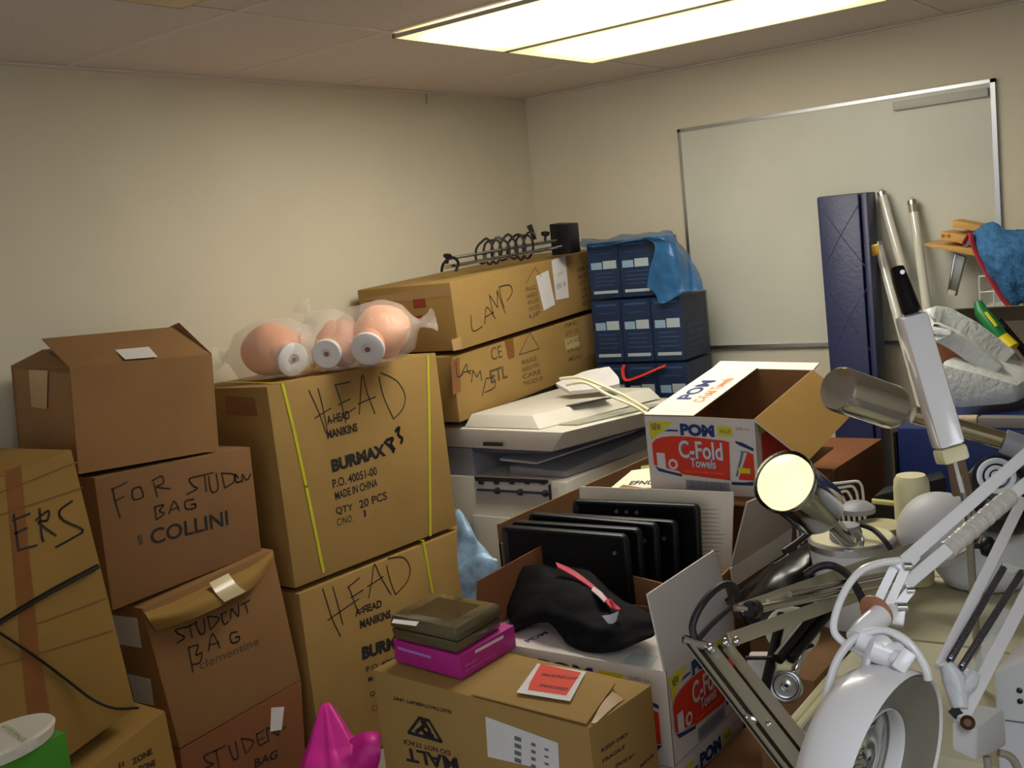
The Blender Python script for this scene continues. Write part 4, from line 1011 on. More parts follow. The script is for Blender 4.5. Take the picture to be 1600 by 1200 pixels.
b = B(); k_ = [ins(p, .62)+V((0, 0, .0625)) for p in cs]; b.face(k_, up=cen+V((0, 0, 9))); obj('lid_window', b, mat('lid window', (66, 60, 40), .08), lid_, smooth=0)

# hot pink bag on the floor
t_ = 2.62
b = B()
def cloth_peak(pts, rad, seed, n=40):
    pts = spline([V(p) for p in pts], 6); k = []
    for i, p in enumerate(pts):
        q = i/(len(pts)-1)*(len(rad)-1); j = min(int(q), len(rad)-2); r = rad[j]+(rad[j+1]-rad[j])*(q-j)
        k.append(b.ring(p, V((1, 0, 0)), V((0, 1, 0)), r, n, lambda a: 1+.13*math.sin(3*a+seed)+.09*math.sin(7*a+seed*2+p.z*9)+.05*math.sin(13*a)))
    for i in range(len(k)-1): b.bridge(k[i], k[i+1], n)
    b.f.append([k[0]+i for i in range(n)][::-1]); b.m.append(0); b.f.append([k[-1]+i for i in range(n)]); b.m.append(0)
pk = P(509, 1100, 2.85)
b2 = P(530, 1240, 2.8)
cloth_peak([V((b2.x, b2.y, .003)), V((b2.x, b2.y, .2)), P(526, 1200, 2.8), P(518, 1155, 2.82), P(512, 1118, 2.84), pk], [.14, .155, .085, .055, .028, .010], 1.3)
th = thing('pink_bag', 'hot pink satin bag with a knotted top on the floor by the HEAD boxes', 'bag', (b2.x, b2.y, .003))
obj('bag', b, PINK, th, smooth=80)
b = B(); b.sheet([[P(545, 1158, 2.76), P(566, 1142, 2.74), P(591, 1143, 2.72)], [P(552, 1172, 2.73), P(572, 1160, 2.70), P(592, 1158, 2.70)], [P(548, 1196, 2.72), P(570, 1186, 2.69), P(595, 1178, 2.69)], [P(540, 1215, 2.74), P(565, 1210, 2.71), P(590, 1205, 2.72)]], 6, .02, wr=.008)
obj('knot', b, PINK, th, smooth=80)

# ------------------------------------------------------------------ back right: folded tables, tubes, rack, bag
# tall navy folded table leaning on the whiteboard
a, c = on(1275, 308, 'Y', -.18), on(1353, 300, 'Y', -.18)
e, g = on(1311, 770, 'Y', -.36), on(1382, 761, 'Y', -.36)
def tofloor(p, q): return p+(q-p)*((p.z-.003)/(p.z-q.z))
e, g = tofloor(a, e), tofloor(c, g)
mid_t, mid_b = a+(c-a)*.86, e+(g-e)*.86
dd = V((0, .12, .0))
t = thing('folding_table', 'tall navy quilted folding table standing on end against the whiteboard', 'folding table', (e+g)/2+dd*.5)
obj('padded_half', B().hexa([a, mid_t-V((.003, 0, 0)), mid_b-V((.003, 0, 0)), e]+[p+dd for p in (a, mid_t-V((.003, 0, 0)), mid_b-V((.003, 0, 0)), e)]), NAVYV, t, bevel=.012)
obj('edge_strip', B().hexa([mid_t+V((.003, .006, -.004)), c+V((0, .006, 0)), g, mid_b+V((.003, 0, 0))]+[p+dd for p in (mid_t+V((.003, 0, -.004)), c, g, mid_b+V((.003, 0, 0)))]), NAVYV, t, bevel=.008)
pl = plane(a, mid_t, e); b = B()
for q in ([(150, 190), (245, 325), (335, 170)], [(170, 480), (245, 325), (375, 490)], [(190, 630), (285, 760), (385, 600)], [(205, 960), (285, 760), (410, 940)], [(215, 1010), (330, 1180)], [(440, 1030), (330, 1180)]):
    write(b, pl, [Z(1240, 270, 3.333, q)], .0035, sm=1, off=.001)
decal(t, b, mat('quilt seam', (22, 27, 66), .6), 'padded_half')
obj('latch', B().hexa([on(x, y, 'Y', -.225-.0) for x, y in ((1361, 383), (1372, 381), (1374, 399), (1363, 401))]+[on(x, y, 'Y', -.205) for x, y in ((1361, 383), (1372, 381), (1374, 399), (1363, 401))]), GOLD, t, bevel=.003)
# three old fluorescent tubes leaning on the board
def ftube(p0, p1, y0, label, dark):
    q0, q1 = on(*p0, 'Y', y0), on(*p1, 'Y', y0-.12); q1 = tofloor(q0, q1); d = (q1-q0).normalized()
    t = thing('fluorescent_tube', label, 'fluorescent tube', q1, 'old fluorescent tubes leaning on the whiteboard')
    obj('glass', B().tube([q0+d*.02, q1-d*.02], .0185, 18), mat('tube glass', (214, 210, 196), .15, coat=.6), t)
    if dark: obj('burnt_end', B().tube([q0+d*.022, q0+d*.055], .0189, 18), mat('burnt tube glass', (150, 132, 112), .2), t)
    obj('end_cap', B().lathe(q0, d, [(.012, -.002), (.0185, .004), (.0192, .022)], 18), ALU, t)
    for s in (-1, 1): obj('pin', B().tube([q0+d.orthogonal().normalized()*.006*s-d*.016, q0+d.orthogonal().normalized()*.006*s], .0016, 6), ALU, t)
    obj('end_cap', B().lathe(q1, -d, [(.012, -.002), (.0185, .004), (.0192, .022)], 18), ALU, t)
ftube((1377, 299), (1432, 500), -.05, 'fluorescent tube right beside the navy table, ending behind the black lamp handle', False)
ftube((1425, 312), (1453, 515), -.05, 'upright fluorescent tube, the rightmost of the leaning tubes, its end burnt brown', True)
ftube((1371, 378), (1409, 520), -.09, 'lower leaning fluorescent tube half hidden along the edge of the navy table', False)
# royal blue table on its side with grey trim
cT = cbox(2.16, 3.05, -1.25, -.72, .003, 1.045)
t = thing('folding_table', 'royal blue folded table lying on its side behind the white lamps', 'folding table', base(cT))
obj('panel', B().hexa(cT), BLUEV, t, bevel=.012)
obj('trim', B().box(2.40, 3.05, -1.24, -1.19, 1.046, 1.078), mat('grey trim', (116, 112, 110), .6), t, bevel=.004)
obj('wooden_dowel', B().tube([V((2.24, -1.215, 1.062)), V((2.395, -1.215, 1.066))], .016, 14), mat('pale worn wood', (170, 152, 128), .6, nscale=30, namt=.1), t)
obj('end_edge', B().box(2.150, 2.159, -1.25, -.75, .003, 1.03), BLACK, t, smooth=0)
# fleece bolster
z = lambda x, y: (1440+x/4.61, 400+y/4.61)
prof = [(600, 880), (420, 900), (230, 860), (120, 700), (70, 580), (130, 500), (260, 560), (410, 670), (560, 800)]
r0_ = [P(*z(x, y), 3.50) for x, y in prof]; r1_ = [p+V((.02, .26, .0)) for p in r0_]; rm = [p+V((.01, .13, .008)) for p in r0_]
t = thing('fleece_pad', 'white fleece pad folded over with a tan inside, on the blue table', 'pad', P(*z(400, 1090), 3.6))
obj('fold', B().sheet([[P(*z(x, y), 3.50) for x, y in [(75, 560), (100, 490), (260, 560), (420, 670), (580, 800)]], [P(*z(x, y), 3.60) for x, y in [(70, 545), (110, 478), (270, 545), (430, 655), (585, 780)]], [P(*z(x, y), 3.72) for x, y in [(85, 560), (130, 495), (280, 560), (440, 670), (580, 795)]]], 6, .055, wr=.003, ws=20), FLUFF, t, smooth=80)
obj('lining', B().sheet([[P(*z(85, 565), 3.53), P(*z(250, 690), 3.53), P(*z(415, 800), 3.53)], [P(*z(110, 680), 3.55), P(*z(230, 740), 3.56), P(*z(410, 806), 3.56)], [P(*z(130, 770), 3.58), P(*z(230, 785), 3.58), P(*z(400, 812), 3.58)]], 5, .01), TANC, t, smooth=80)
lo = [P(*z(x, y), 3.46) for x, y in ((110, 760), (700, 925), (690, 1075), (210, 1115))]
obj('pad', B().hexa(lo+[p+V((.03, .30, .01)) for p in lo]), FLUFF, t, bevel=.028)
# grey carton behind the fleece
f4 = [on(*z(x, y), 'Y', -.42) for x, y in ((140, 470), (740, 430), (740, 960), (140, 960))]
f4 = [V((f4[0].x, -.42, 1.275)), V((2.75, -.42, 1.275)), V((2.75, -.42, .003)), V((f4[0].x, -.42, .003))]
cK = f4+[p+V((0, .33, 0)) for p in f4]
t = thing('grey_carton', 'grey cardboard box behind the white fleece, tools leaning on it', 'box', base(cK))
open_box(cK, .005, GREYC, GREYC, t)
obj('flap', B().slab([cK[0], cK[1], cK[1]+V((.0, -.05, .06)), cK[0]+V((.06, -.05, .055))], .004), GREYC, t, smooth=0)
# tools
t = thing('hand_tool', 'green and yellow handled tool leaning on the grey cardboard box', 'tool', P(*z(500, 500), 3.75))
def zp(x, y, tt): return P(*z(x, y), tt)
obj('handle', B().tube([zp(405, 330, 3.80), zp(430, 400, 3.79), zp(500, 490, 3.76), zp(570, 585, 3.74)], [.014, .024, .026, .026], 14), mat('green handle', (24, 120, 60), .4), t)
obj('stripe', B().tube([zp(462, 405, 3.745), zp(540, 505, 3.715)], .006, 8, flat=.5), YEL, t)
obj('ferrule', B().tube([zp(572, 585, 3.74), zp(652, 668, 3.71)], [.025, .027], 14), mat('yellow grip', (222, 200, 20), .4), t)
obj('shaft', B().tube([zp(650, 665, 3.71), zp(790, 830, 3.66)], .006, 8), CHROME, t)
t = thing('brush', 'black bristled brush with a dark blue handle beside the green tool', 'brush', zp(560, 560, 3.82))
obj('handle', B().tube([zp(440, 470, 3.84), zp(500, 540, 3.82), zp(600, 640, 3.80)], [.018, .026, .024], 12), mat('dark blue handle', (30, 52, 110), .45), t)
b = B()
for i in range(26):
    q = i/25; p0 = zp(560+190*q, 470+230*q, 3.80); p1 = zp(600+200*q, 520+240*q, 3.74)
    b.tube([p0, p1], .004, 5)
b.tube([zp(550, 460, 3.80), zp(770, 720, 3.78)], .014, 8)
obj('bristles', b, BLACK, t)
# pine rack, metal bracket, mesh bag and wire basket on the back wall
k_ = lambda x, y, Y=-.22: on(1420+x/6.667, 320+y/6.667, 'Y', Y)
t = thing('pine_rack', 'small pine wall rack of stepped boards beside the blue mesh bag', 'rack', k_(420, 470, -.02))
def board(q, Y0, Y1, n_): 
    f = [k_(x, y, Y0) for x, y in q]; obj(n_, B().hexa(f+[V((p.x, Y1, p.z)) for p in f]), PINE, t, bevel=.002)
board([(165, 400), (700, 465), (690, 535), (165, 428)], -.24, -.003, 'shelf_board')
board([(330, 280), (640, 330), (630, 425), (330, 352)], -.20, -.003, 'step_block')
board([(460, 160), (750, 215), (740, 285), (455, 235)], -.14, -.003, 'back_board')
for x in (355, 415):
    obj('dowel_end', B().lathe(k_(x, 322, -.201), (0, -1, 0), [(.006, 0), (.006, .003)], 12), mat('dowel', (170, 84, 50), .5), t)
t = thing('metal_bracket', 'worn grey metal bracket hanging under the pine rack', 'bracket', k_(440, 940, -.14))
f = [k_(x, y, -.17) for x, y in ((465, 500), (585, 545), (490, 950), (395, 920))]
obj('arm', B().hexa(f+[p+V((0, .025, 0)) for p in f]), STEEL, t, bevel=.003)
f = [k_(x, y, -.175) for x, y in ((465, 505), (490, 510), (415, 930), (395, 925))]
obj('lip', B().hexa(f+[p+V((0, .01, 0)) for p in f]), CHROME, t, bevel=.002)
f = [k_(x, y, -.176) for x, y in ((410, 880), (490, 905), (475, 950), (400, 925))]
obj('worn_end', B().hexa(f+[p+V((0, .006, 0)) for p in f]), mat('chipped paint', (196, 190, 172), .7), t, smooth=0)
t = thing('mesh_bag', 'blue mesh bag with red trim hung over the wire basket at the right edge', 'bag', k_(900, 900, -.3))
MESH = mat('blue mesh cloth', (56, 112, 160), .8, nscale=55, namt=.35, bump=.6, bscale=110)
G = [[k_(650, 300, -.34), k_(760, 215, -.36), k_(880, 175, -.36), k_(1020, 255, -.36), k_(1200, 270, -.36), k_(1500, 330, -.36)],
     [k_(680, 420, -.36), k_(790, 400, -.42), k_(900, 420, -.44), k_(1040, 420, -.43), k_(1220, 430, -.42), k_(1500, 450, -.4)],
     [k_(740, 590, -.36), k_(850, 600, -.44), k_(950, 620, -.46), k_(1080, 640, -.45), k_(1230, 640, -.43), k_(1500, 640, -.4)],
     [k_(880, 830, -.36), k_(960, 830, -.42), k_(1040, 840, -.45), k_(1130, 840, -.44), k_(1250, 840, -.43), k_(1500, 840, -.4)],
     [k_(1050, 1060, -.36), k_(1080, 1070, -.38), k_(1120, 1065, -.4), k_(1180, 1030, -.4), k_(1260, 1040, -.4), k_(1500, 1050, -.38)]]
obj('bag', B().sheet(G, 6, .012, wr=.010, ws=26), MESH, t, smooth=80)
b = B(); b.tube([k_(575, 400, -.35), k_(640, 300, -.37), k_(655, 380, -.385), k_(690, 470, -.385), k_(745, 590, -.385), k_(815, 720, -.385), k_(900, 860, -.385), k_(985, 990, -.385), k_(1060, 1065, -.385)], .010, 8, smooth=4, flat=.55)
obj('trim', b, mat('red trim', (176, 40, 52), .7), t)
b = B(); b.sheet([[k_(560, 420, -.34), k_(610, 340, -.36), k_(660, 300, -.37)], [k_(590, 445, -.35), k_(630, 420, -.36), k_(670, 400, -.37)]], 4, .006); obj('tab', b, mat('mauve tab', (120, 96, 120), .8), t, smooth=80)
t = thing('wire_basket', 'white wire basket on the back wall under the blue mesh bag', 'basket', k_(1000, 1090, -.02))
wb, zt_ = k_(745, 1075, -.26), .18
WIRE = mat('white coated wire', (226, 226, 224), .4)
b = B()
X0, X1b, Z0 = wb.x, wb.x+.55, wb.z
for i in range(12):
    x = X0+.05*i; b.tube([V((x, -.26, Z0+.12)), V((x, -.26, Z0)), V((x, -.006, Z0)), V((x, -.006, Z0+.16))], .0026, 6)
for j in range(6): b.tube([V((X0, -.26+.05*j, Z0)), V((X1b, -.26+.05*j, Z0))], .0026, 6)
for zz in (0, .06, .12): b.tube([V((X0, -.006, Z0+zz)), V((X0, -.26, Z0+zz)), V((X1b, -.26, Z0+zz)), V((X1b, -.006, Z0+zz))], .0032, 6)
obj('wires', b, WIRE, t)

# ------------------------------------------------------------------ right middle: brown cartons, couch, equipment
cR = cbox(1.70, 1.95, -1.28, -.75, .003, .90)
t, *_ = carton('carton', 'reddish brown carton standing between the open towel carton and the navy table', cR, KRED)
cQ = cbox(2.10, 2.41, -2.28, -1.72, .003, .80)
t, *_ = carton('carton', 'dark brown carton carrying the drum-shaped lamp base', cQ, KDRK)
cQ2 = cbox(2.10, 2.40, -2.86, -2.29, .003, .52)
t, *_ = carton('carton', 'low dark brown carton on the floor under the chrome arm and the round chrome lamp', cQ2, KDRK)
cQ3 = cbox(2.27, 2.40, -2.62, -2.29, .522, .80)
t, *_ = carton('carton', 'narrow brown carton standing on the low carton behind the black rods', cQ3, KDRK)
cS = cbox(2.43, 2.82, -2.88, -1.38, .003, .83)
t = thing('treatment_couch', 'beige vinyl treatment couch under the white lamps and the steamer', 'couch', (2.83, -2.05, .003))
obj('frame', B().box(2.46, 2.79, -2.84, -1.42, .003, .70), WGREY, t, bevel=.01)
obj('mattress', B().box(2.43, 2.82, -2.88, -1.38, .701, .83), BED, t, bevel=.03)
for i, y in enumerate((-2.42, -2.0)):
    obj('seam', B().tube([V((2.44, y, .8295)), V((2.6, y+.01, .831)), V((2.80, y, .8295))], .003, 6), mat('couch seam', (160, 152, 120), .6), t)

# drum based spot lamp
def vert(p, z_): return V((p.x, p.y, z_))
dc = P(1330, 833, 2.5)
t = thing('spot_lamp', 'chrome cylinder spot lamp with a glowing round bulb on a white drum base', 'lamp', vert(dc, .801))
rr = 64*2.5/FPX
obj('drum', B().lathe(vert(dc, .801), (0, 0, 1), [(rr*.97, 0), (rr, .02), (rr, dc.z-.801-.03)], 40), WPLAST, t, smooth=40)
obj('rim', B().lathe(vert(dc, dc.z-.03), (0, 0, 1), [(rr*1.0, 0), (rr*1.04, .002), (rr*1.04, .016), (rr*.98, .022)], 40), ALU, t, smooth=40)
obj('top_plate', B().lathe(vert(dc, dc.z-.012), (0, 0, 1), [(rr*.97, 0), (rr*.95, .006), (rr*.5, .012)], 40), CREAM, t, smooth=40)
obj('hub', B().lathe(P(1322, 842, 2.47)-V((0, 0, .012)), (0, 0, 1), [(.036, -.01), (.036, .03), (.030, .045)], 26), LGREY, t, smooth=40)
b = B(); pz = plane(P(1310, 885, 2.39), P(1340, 885, 2.39), P(1310, 870, 2.39))
fa, fb = P(1225, 752, 2.20), P(1292, 806, 2.34)
ax = (fb-fa).normalized(); Rs = 48*2.2/FPX
obj('neck', B().tube([fb-ax*.02, P(1310, 828, 2.38), P(1326, 846, 2.42)], .017, 14, smooth=4), CHROME, t)
obj('elbow_ring', B().tube([P(1334+14*math.cos(q*.35), 846+17*math.sin(q*.35), 2.415) for q in range(-5, 6)], .004, 8), CHROME, t)
obj('shade', B().lathe(fa, ax, [(Rs*1.06, -.004), (Rs*1.08, .006), (Rs*1.02, .012), (Rs, .02), (Rs, .15), (Rs*.9, .165), (Rs*.3, .172)], 40, cap0=False), CHROME, t, smooth=40)
obj('bulb', B().lathe(fa, ax, [(Rs*.05, -.022), (Rs*.4, -.020), (Rs*.75, -.012), (Rs*.95, .0), (Rs*.96, .01)], 36, cap1=False), mat('lit bulb', (250, 246, 200), .3, emit=.55), t, smooth=60)
obj('cable', B().tube([P(1318, 832, 2.44), P(1290, 822, 2.44), P(1268, 830, 2.42), P(1245, 848, 2.38), P(1225, 862, 2.36)], .007, 8, smooth=5), BLKRUB, t)
obj('cable', B().tube([P(1345, 820, 2.46), P(1365, 828, 2.44), P(1385, 848, 2.4), P(1398, 870, 2.38)], .006, 8, smooth=5), BLKRUB, t)
obj('side_dish', B().lathe(P(1372, 830, 2.60), (0, 0, 1), [(.05, 0), (.062, .006), (.058, .016), (.02, .02)], 28), mat('olive cream disc', (188, 180, 138), .45), t, smooth=40)
obj('grey_cap', B().lathe(P(1340, 800, 2.66), (0, 0, 1), [(.042, 0), (.042, .012), (.026, .024)], 26), LGREY, t, smooth=40)
# black glossy bag in front of the drum
b = B(); b.sheet([[P(1130, 935, 2.62), P(1180, 900, 2.62), P(1225, 868, 2.62), P(1262, 843, 2.62)], [P(1150, 950, 2.52), P(1190, 920, 2.50), P(1235, 890, 2.50), P(1264, 865, 2.52)], [P(1165, 975, 2.48), P(1200, 950, 2.45), P(1245, 925, 2.45), P(1268, 900, 2.48)], [P(1180, 1000, 2.47), P(1210, 990, 2.44), P(1250, 965, 2.44), P(1275, 935, 2.47)]], 6, .05, wr=.012, ws=10)
tag(obj('black_bag', b, mat('glossy black vinyl', (7, 7, 11), .26, spec=.35), smooth=80), 'glossy black vinyl bag slumped beside the white drum lamp base', 'bag')
# wire rack
t = thing('wire_rack', 'white bent wire rack behind the drum lamp base', 'rack', P(1330, 820, 2.85))
for i in range(5):
    o_ = 8.5*i
    q = [P(1290, 757+o_*.9, 2.85), P(1318-o_*.4, 754+o_*.9, 2.85), P(1338-o_*.9, 752+o_*.9, 2.85), P(1345-o_, 757+o_, 2.85), P(1348-o_, 768+o_*.8, 2.85), P(1352-o_, 812, 2.85), P(1355-o_, 850, 2.85)]
    obj('wire', B().tube(q, .0036, 7, smooth=4), WIRE, t)
for i in range(4): obj('wire', B().tube([P(1244+7*i, 800, 2.75), P(1249+7*i, 866, 2.75)], .0034, 7), mat('mauve coated wire', (176, 162, 168), .4), t)

# cream cylinder
p = P(1429, 850, 2.62); pz = vert(p, .831)
rc = 27*2.62/FPX; ht = P(1428, 738, 2.62).z-.831
tag(obj('cream_canister', B().lathe(pz, (0, 0, 1), [(rc*.96, 0), (rc, .02), (rc, ht-.03), (rc*.95, ht-.012), (rc*.8, ht)], 32), CREAM, smooth=50), 'tall cream plastic canister standing beside the pale lamp dome', 'canister')
b = B(); b.box(*[0]*6) if False else None
tag(obj('black_tray', B().hexa([P(1365, 775, 2.9), P(1478, 745, 2.9), P(1484, 832, 2.9), P(1372, 832, 2.9)]+[P(1380, 762, 3.15), P(1470, 735, 3.15), P(1478, 812, 3.15), P(1385, 817, 3.15)]), BLACK, bevel=.006), 'flat black plastic piece behind the cream canister', 'tray')
tag(obj('cream_stick', B().tube([P(1362, 783, 2.82), P(1402, 787, 2.80)], .007, 10), mat('pale yellow plastic', (236, 228, 150), .4)), 'short pale yellow stick poking out left of the cream canister', 'stick')
# pale dome lamp head
dm = P(1458, 812, 2.42)
axd = (P(1490, 770, 2.25)-P(1435, 830, 2.5)).normalized()
t = thing('lamp_dome', 'pale grey dome shaped lamp head leaning behind the white arms', 'lamp', dm-V((0, 0, .1)))
ax2 = (POS-dm).normalized()*.75+RT*-.25+UP*.5; ax2.normalize()
obj('dome', B().lathe(dm-ax2*.03, ax2, [(.088, -.03), (.092, -.02), (.088, 0), (.075, .024), (.05, .042), (.02, .050)], 40), WGREY, t, smooth=60)
# black globe steamer on a white jar
jb = P(1541, 905, 2.58); jz = vert(jb, .831)
jt = P(1545, 820, 2.5).z-.831
t = thing('facial_steamer', 'white jar facial steamer with a black globe top and round vent, on the couch', 'steamer', jz)
obj('jar', B().lathe(jz, (0, 0, 1), [(.07, 0), (.095, .008), (.112, .035), (.113, .07), (.10, jt*.75), (.07, jt), (.05, jt+.01)], 44), mat('milk white plastic', (218, 222, 226), .3), t, smooth=60)
gc = P(1560, 782, 2.50)
gc = P(1566, 778, 2.46)
obj('globe', B().lathe(gc, (0, 0, 1), [(.092*math.sin(math.pi*i/14), -.092*math.cos(math.pi*i/14)) for i in range(1, 14)], 40), mat('glossy black globe', (14, 14, 26), .15, coat=.4), t, smooth=60)
vc = P(1557, 744, 2.375); va = ((POS-vc).normalized()+UP*.25-RT*.1).normalized()
vb = va.orthogonal().normalized(); vc2 = va.cross(vb)
obj('vent_disc', B().lathe(vc-va*.02, va, [(.05, 0), (.05, .014), (.044, .017)], 36), mat('vent black', (20, 20, 34), .3), t, smooth=40)
b = B()
for r_, w_ in ((.034, .0062), (.019, .0048), (.007, .004)): b.tube([vc+va*.003+(vb*math.cos(a*math.pi/18)+vc2*math.sin(a*math.pi/18))*r_ for a in range(36)], w_, 6, closed=True, flat=.5)
obj('vent_rings', b, mat('vent white', (224, 230, 240), .4), t)
obj('foot_knob', B().lathe(P(1500, 795, 2.46), RT, [(.02, -.03), (.026, -.01), (.02, .02)], 20), mat('glossy black globe', (14, 14, 26), .15), t)
obj('jar_seam', B().tube([P(1490+110*q/8, 826+10*math.sin(q/8*math.pi), 2.47) for q in range(9)], .003, 6), WGREY, t)
obj('clamp_post', B().tube([P(1517, 855, 2.36), P(1528, 826, 2.38)], .009, 10), mat('copper post', (170, 130, 100), .3, 1), t)
obj('clamp_knob', B().lathe(P(1540, 854, 2.34), (P(1540, 854, 2.34)-P(1510, 852, 2.36)), [(.006, -.05), (.006, -.012), (.018, -.008), (.022, 0), (.021, .012), (.014, .018)], 22), BLACK, t, smooth=50)
obj('clamp_rod', B().tube([P(1484, 870, 2.36), P(1512, 855, 2.36)], .008, 10), CHROME, t)

# ------------------------------------------------------------------ chrome cylinder lamp with long arm
c0, c1 = P(1308, 607, 2.18), P(1440, 652, 2.34)
ax = (c1-c0).normalized(); R_ = 36*2.2/FPX
t = thing('chrome_lamp', 'chrome cylinder lamp on a long chrome arm crossing the navy table', 'lamp', P(1690, 735, 2.25))
obj('shade', B().lathe(c0, ax, [(R_*.6, -.002), (R_*.9, 0), (R_, .008), (R_, .17), (R_*1.03, .174), (R_*.98, .182)], 40), CHROME, t, smooth=40)
obj('arm', B().tube([c1-ax*.03, P(1572, 690, 2.30)], .0195, 16), mat('aged chrome', (176, 170, 146), .18, 1), t)
obj('sleeve', B().tube([P(1568, 689, 2.30), P(1690, 733, 2.25)], .026, 16), LGREY, t)
pq = P(1690, 735, 2.25)
obj('pole', B().tube([pq, vert(pq, .004)], .014, 12), CHROME, t)

# ------------------------------------------------------------------ white rectangular lamp head with black handle
F4 = [P(1409, 497, 1.84), P(1450, 486, 1.83), P(1517, 716, 1.72), P(1477, 728, 1.73)]
Bk = [P(1396, 497, 1.90), P(1440, 483, 1.90), P(1506, 712, 1.80), P(1462, 727, 1.80)]
t = thing('tilting_lamp', 'long white rectangular lamp head with a black handle, tilted in the middle of the clutter', 'lamp', P(1495, 730, 1.76))
lerp = lambda a, b_, q: a+(b_-a)*q
obj('housing', B().hexa([F4[0], F4[1], lerp(F4[1], F4[2], .90), lerp(F4[0], F4[3], .90), Bk[0], Bk[1], lerp(Bk[1], Bk[2], .90), lerp(Bk[0], Bk[3], .90)]), mat('glossy white enamel', (232, 230, 232), .2, coat=.5), t, bevel=.008)
obj('end_cap', B().hexa([lerp(F4[0], F4[3], .903), lerp(F4[1], F4[2], .903), F4[2], F4[3], lerp(Bk[0], Bk[3], .903), lerp(Bk[1], Bk[2], .903), Bk[2], Bk[3]][0:2]+[F4[2], F4[3], lerp(Bk[0], Bk[3], .903), lerp(Bk[1], Bk[2], .903), Bk[2], Bk[3]]), CREAM, t, bevel=.006)
obj('handle', B().tube([P(1402, 420, 1.90), P(1408, 440, 1.89), P(1424, 486, 1.87)], [.0125, .0145, .0165], 16), BLACK, t)
obj('rivet', B().lathe(P(1410, 425, 1.882), (POS-P(1410, 425, 1.882)), [(.005, -.006), (.004, .003)], 12), CHROME, t)
obj('post', B().bar(P(1492, 722, 1.80), P(1504, 768, 1.83), .006, .006), WPLAST, t)
obj('plate', B().slab([P(1482, 726, 1.86), P(1508, 718, 1.86), P(1520, 772, 1.90), P(1490, 776, 1.90)], .006), mat('bronze plate', (120, 96, 76), .4), t, smooth=0)
pq = P(1506, 772, 1.86)
obj('stem', B().tube([P(1500, 745, 1.84), P(1512, 800, 1.88), vert(P(1520, 850, 2.0), .831)], .007, 8), CHROME, t)

# ------------------------------------------------------------------ the big white magnifier lamp in front
t = thing('magnifier_lamp', 'large white ring magnifier lamp on a long white arm, nearest the camera', 'lamp', vert(P(1760, 640, 1.72), .004))
rc0 = P(1398, 1216, 1.30)
vw = (rc0-POS).normalized(); mj = (P(1450, 1057, 1.30)-P(1341, 1375, 1.30)); mj = (mj-vw*mj.dot(vw)).normalized()            # long axis of the rim in the picture plane
mn = mj.cross(vw).normalized()
if mn.dot(RT) < 0: mn = -mn
nn = (mn*math.sin(math.radians(70))-vw*math.cos(math.radians(70))).normalized()
rx = mj; ry = nn.cross(rx).normalized()
R0 = .128
def ringpts(r, h, n=56): return [rc0+nn*h+(rx*math.cos(2*math.pi*i/n)+ry*math.sin(2*math.pi*i/n))*r for i in range(n)]
def lathe2(prof, closed=False, n=56):
    b = B(); ks = []
    for r, h in prof:
        ks.append(len(b.v)); b.v += ringpts(r, h, n)
    for i in range(len(ks)-1): b.bridge(ks[i], ks[i+1], n)
    if closed: b.bridge(ks[-1], ks[0], n)
    return b
obj('shade', lathe2([(R0, 0), (R0*1.01, -.006), (R0*1.0, -.03), (R0*.96, -.055), (R0*.86, -.072), (R0*.66, -.080), (R0*.64, -.076), (R0*.84, -.066), (R0*.93, -.05), (R0*.975, -.004)], True), WPLAST, t, smooth=60)
obj('diffuser_ring', lathe2([(R0*.972, -.003), (R0*.93, -.008), (R0*.80, -.014), (R0*.66, -.020), (R0*.60, -.026), (R0*.58, -.060)]), mat('grey ring diffuser', (122, 119, 108), .35), t, smooth=60)
obj('lens', lathe2([(R0*.58, -.046), (R0*.4, -.040), (R0*.2, -.037), (.0005, -.036), (R0*.2, -.056), (R0*.4, -.054), (R0*.58, -.050)], True), mat('lens glass', (236, 244, 246), .02, trans=1.0), t, smooth=60)
obj('lens_rim', lathe2([(R0*.60, -.028), (R0*.585, -.024), (R0*.57, -.028), (R0*.58, -.044)], True), WPLAST, t, smooth=60)
# bracket on the shade, knob, swivel
for q in ([(1346, 1060), (1358, 1020), (1368, 1003), (1380, 1000), (1388, 1008)], [(1366, 1072), (1382, 1034), (1394, 1014), (1404, 1011), (1408, 1020)]):
    pts = [P(x, y, 1.33-.004*i) for i, (x, y) in enumerate(q)]
    obj('bracket', B().tube(pts, .0042, 8, smooth=4, flat=1.8), WPLAST, t)
obj('hinge_barrel', B().tube([P(1362, 1012, 1.33), P(1402, 1028, 1.32)], .0165, 18), WPLAST, t)
obj('bracket_web', B().slab([P(1352, 1060, 1.338), P(1364, 1030, 1.338), P(1390, 1042, 1.332), P(1372, 1072, 1.332)], .006), WPLAST, t, smooth=0)
obj('knob', B().tube([P(1396, 1026, 1.31), P(1412, 1034, 1.30)], .009, 12), WPLAST, t)
obj('knob_bar', B().bar(P(1422, 1018, 1.30), P(1402, 1048, 1.295), .018, .014), WPLAST, t, bevel=.004)
obj('swivel', B().tube([P(1376, 962, 1.38), P(1352, 984, 1.36), P(1340, 1000, 1.35)], .0155, 18), WPLAST, t)
obj('swivel_elbow', B().tube([P(1342, 996, 1.35), P(1358, 1004, 1.345), P(1372, 1016, 1.335)], .0145, 16), WPLAST, t)
wa = (P(1376, 962, 1.38)-P(1352, 984, 1.36)).normalized()
obj('washer', B().lathe(P(1369, 956, 1.385), wa, [(.010, -.002), (.023, -.0015), (.023, .0015), (.010, .002)], 24), COPPER, t, smooth=30)
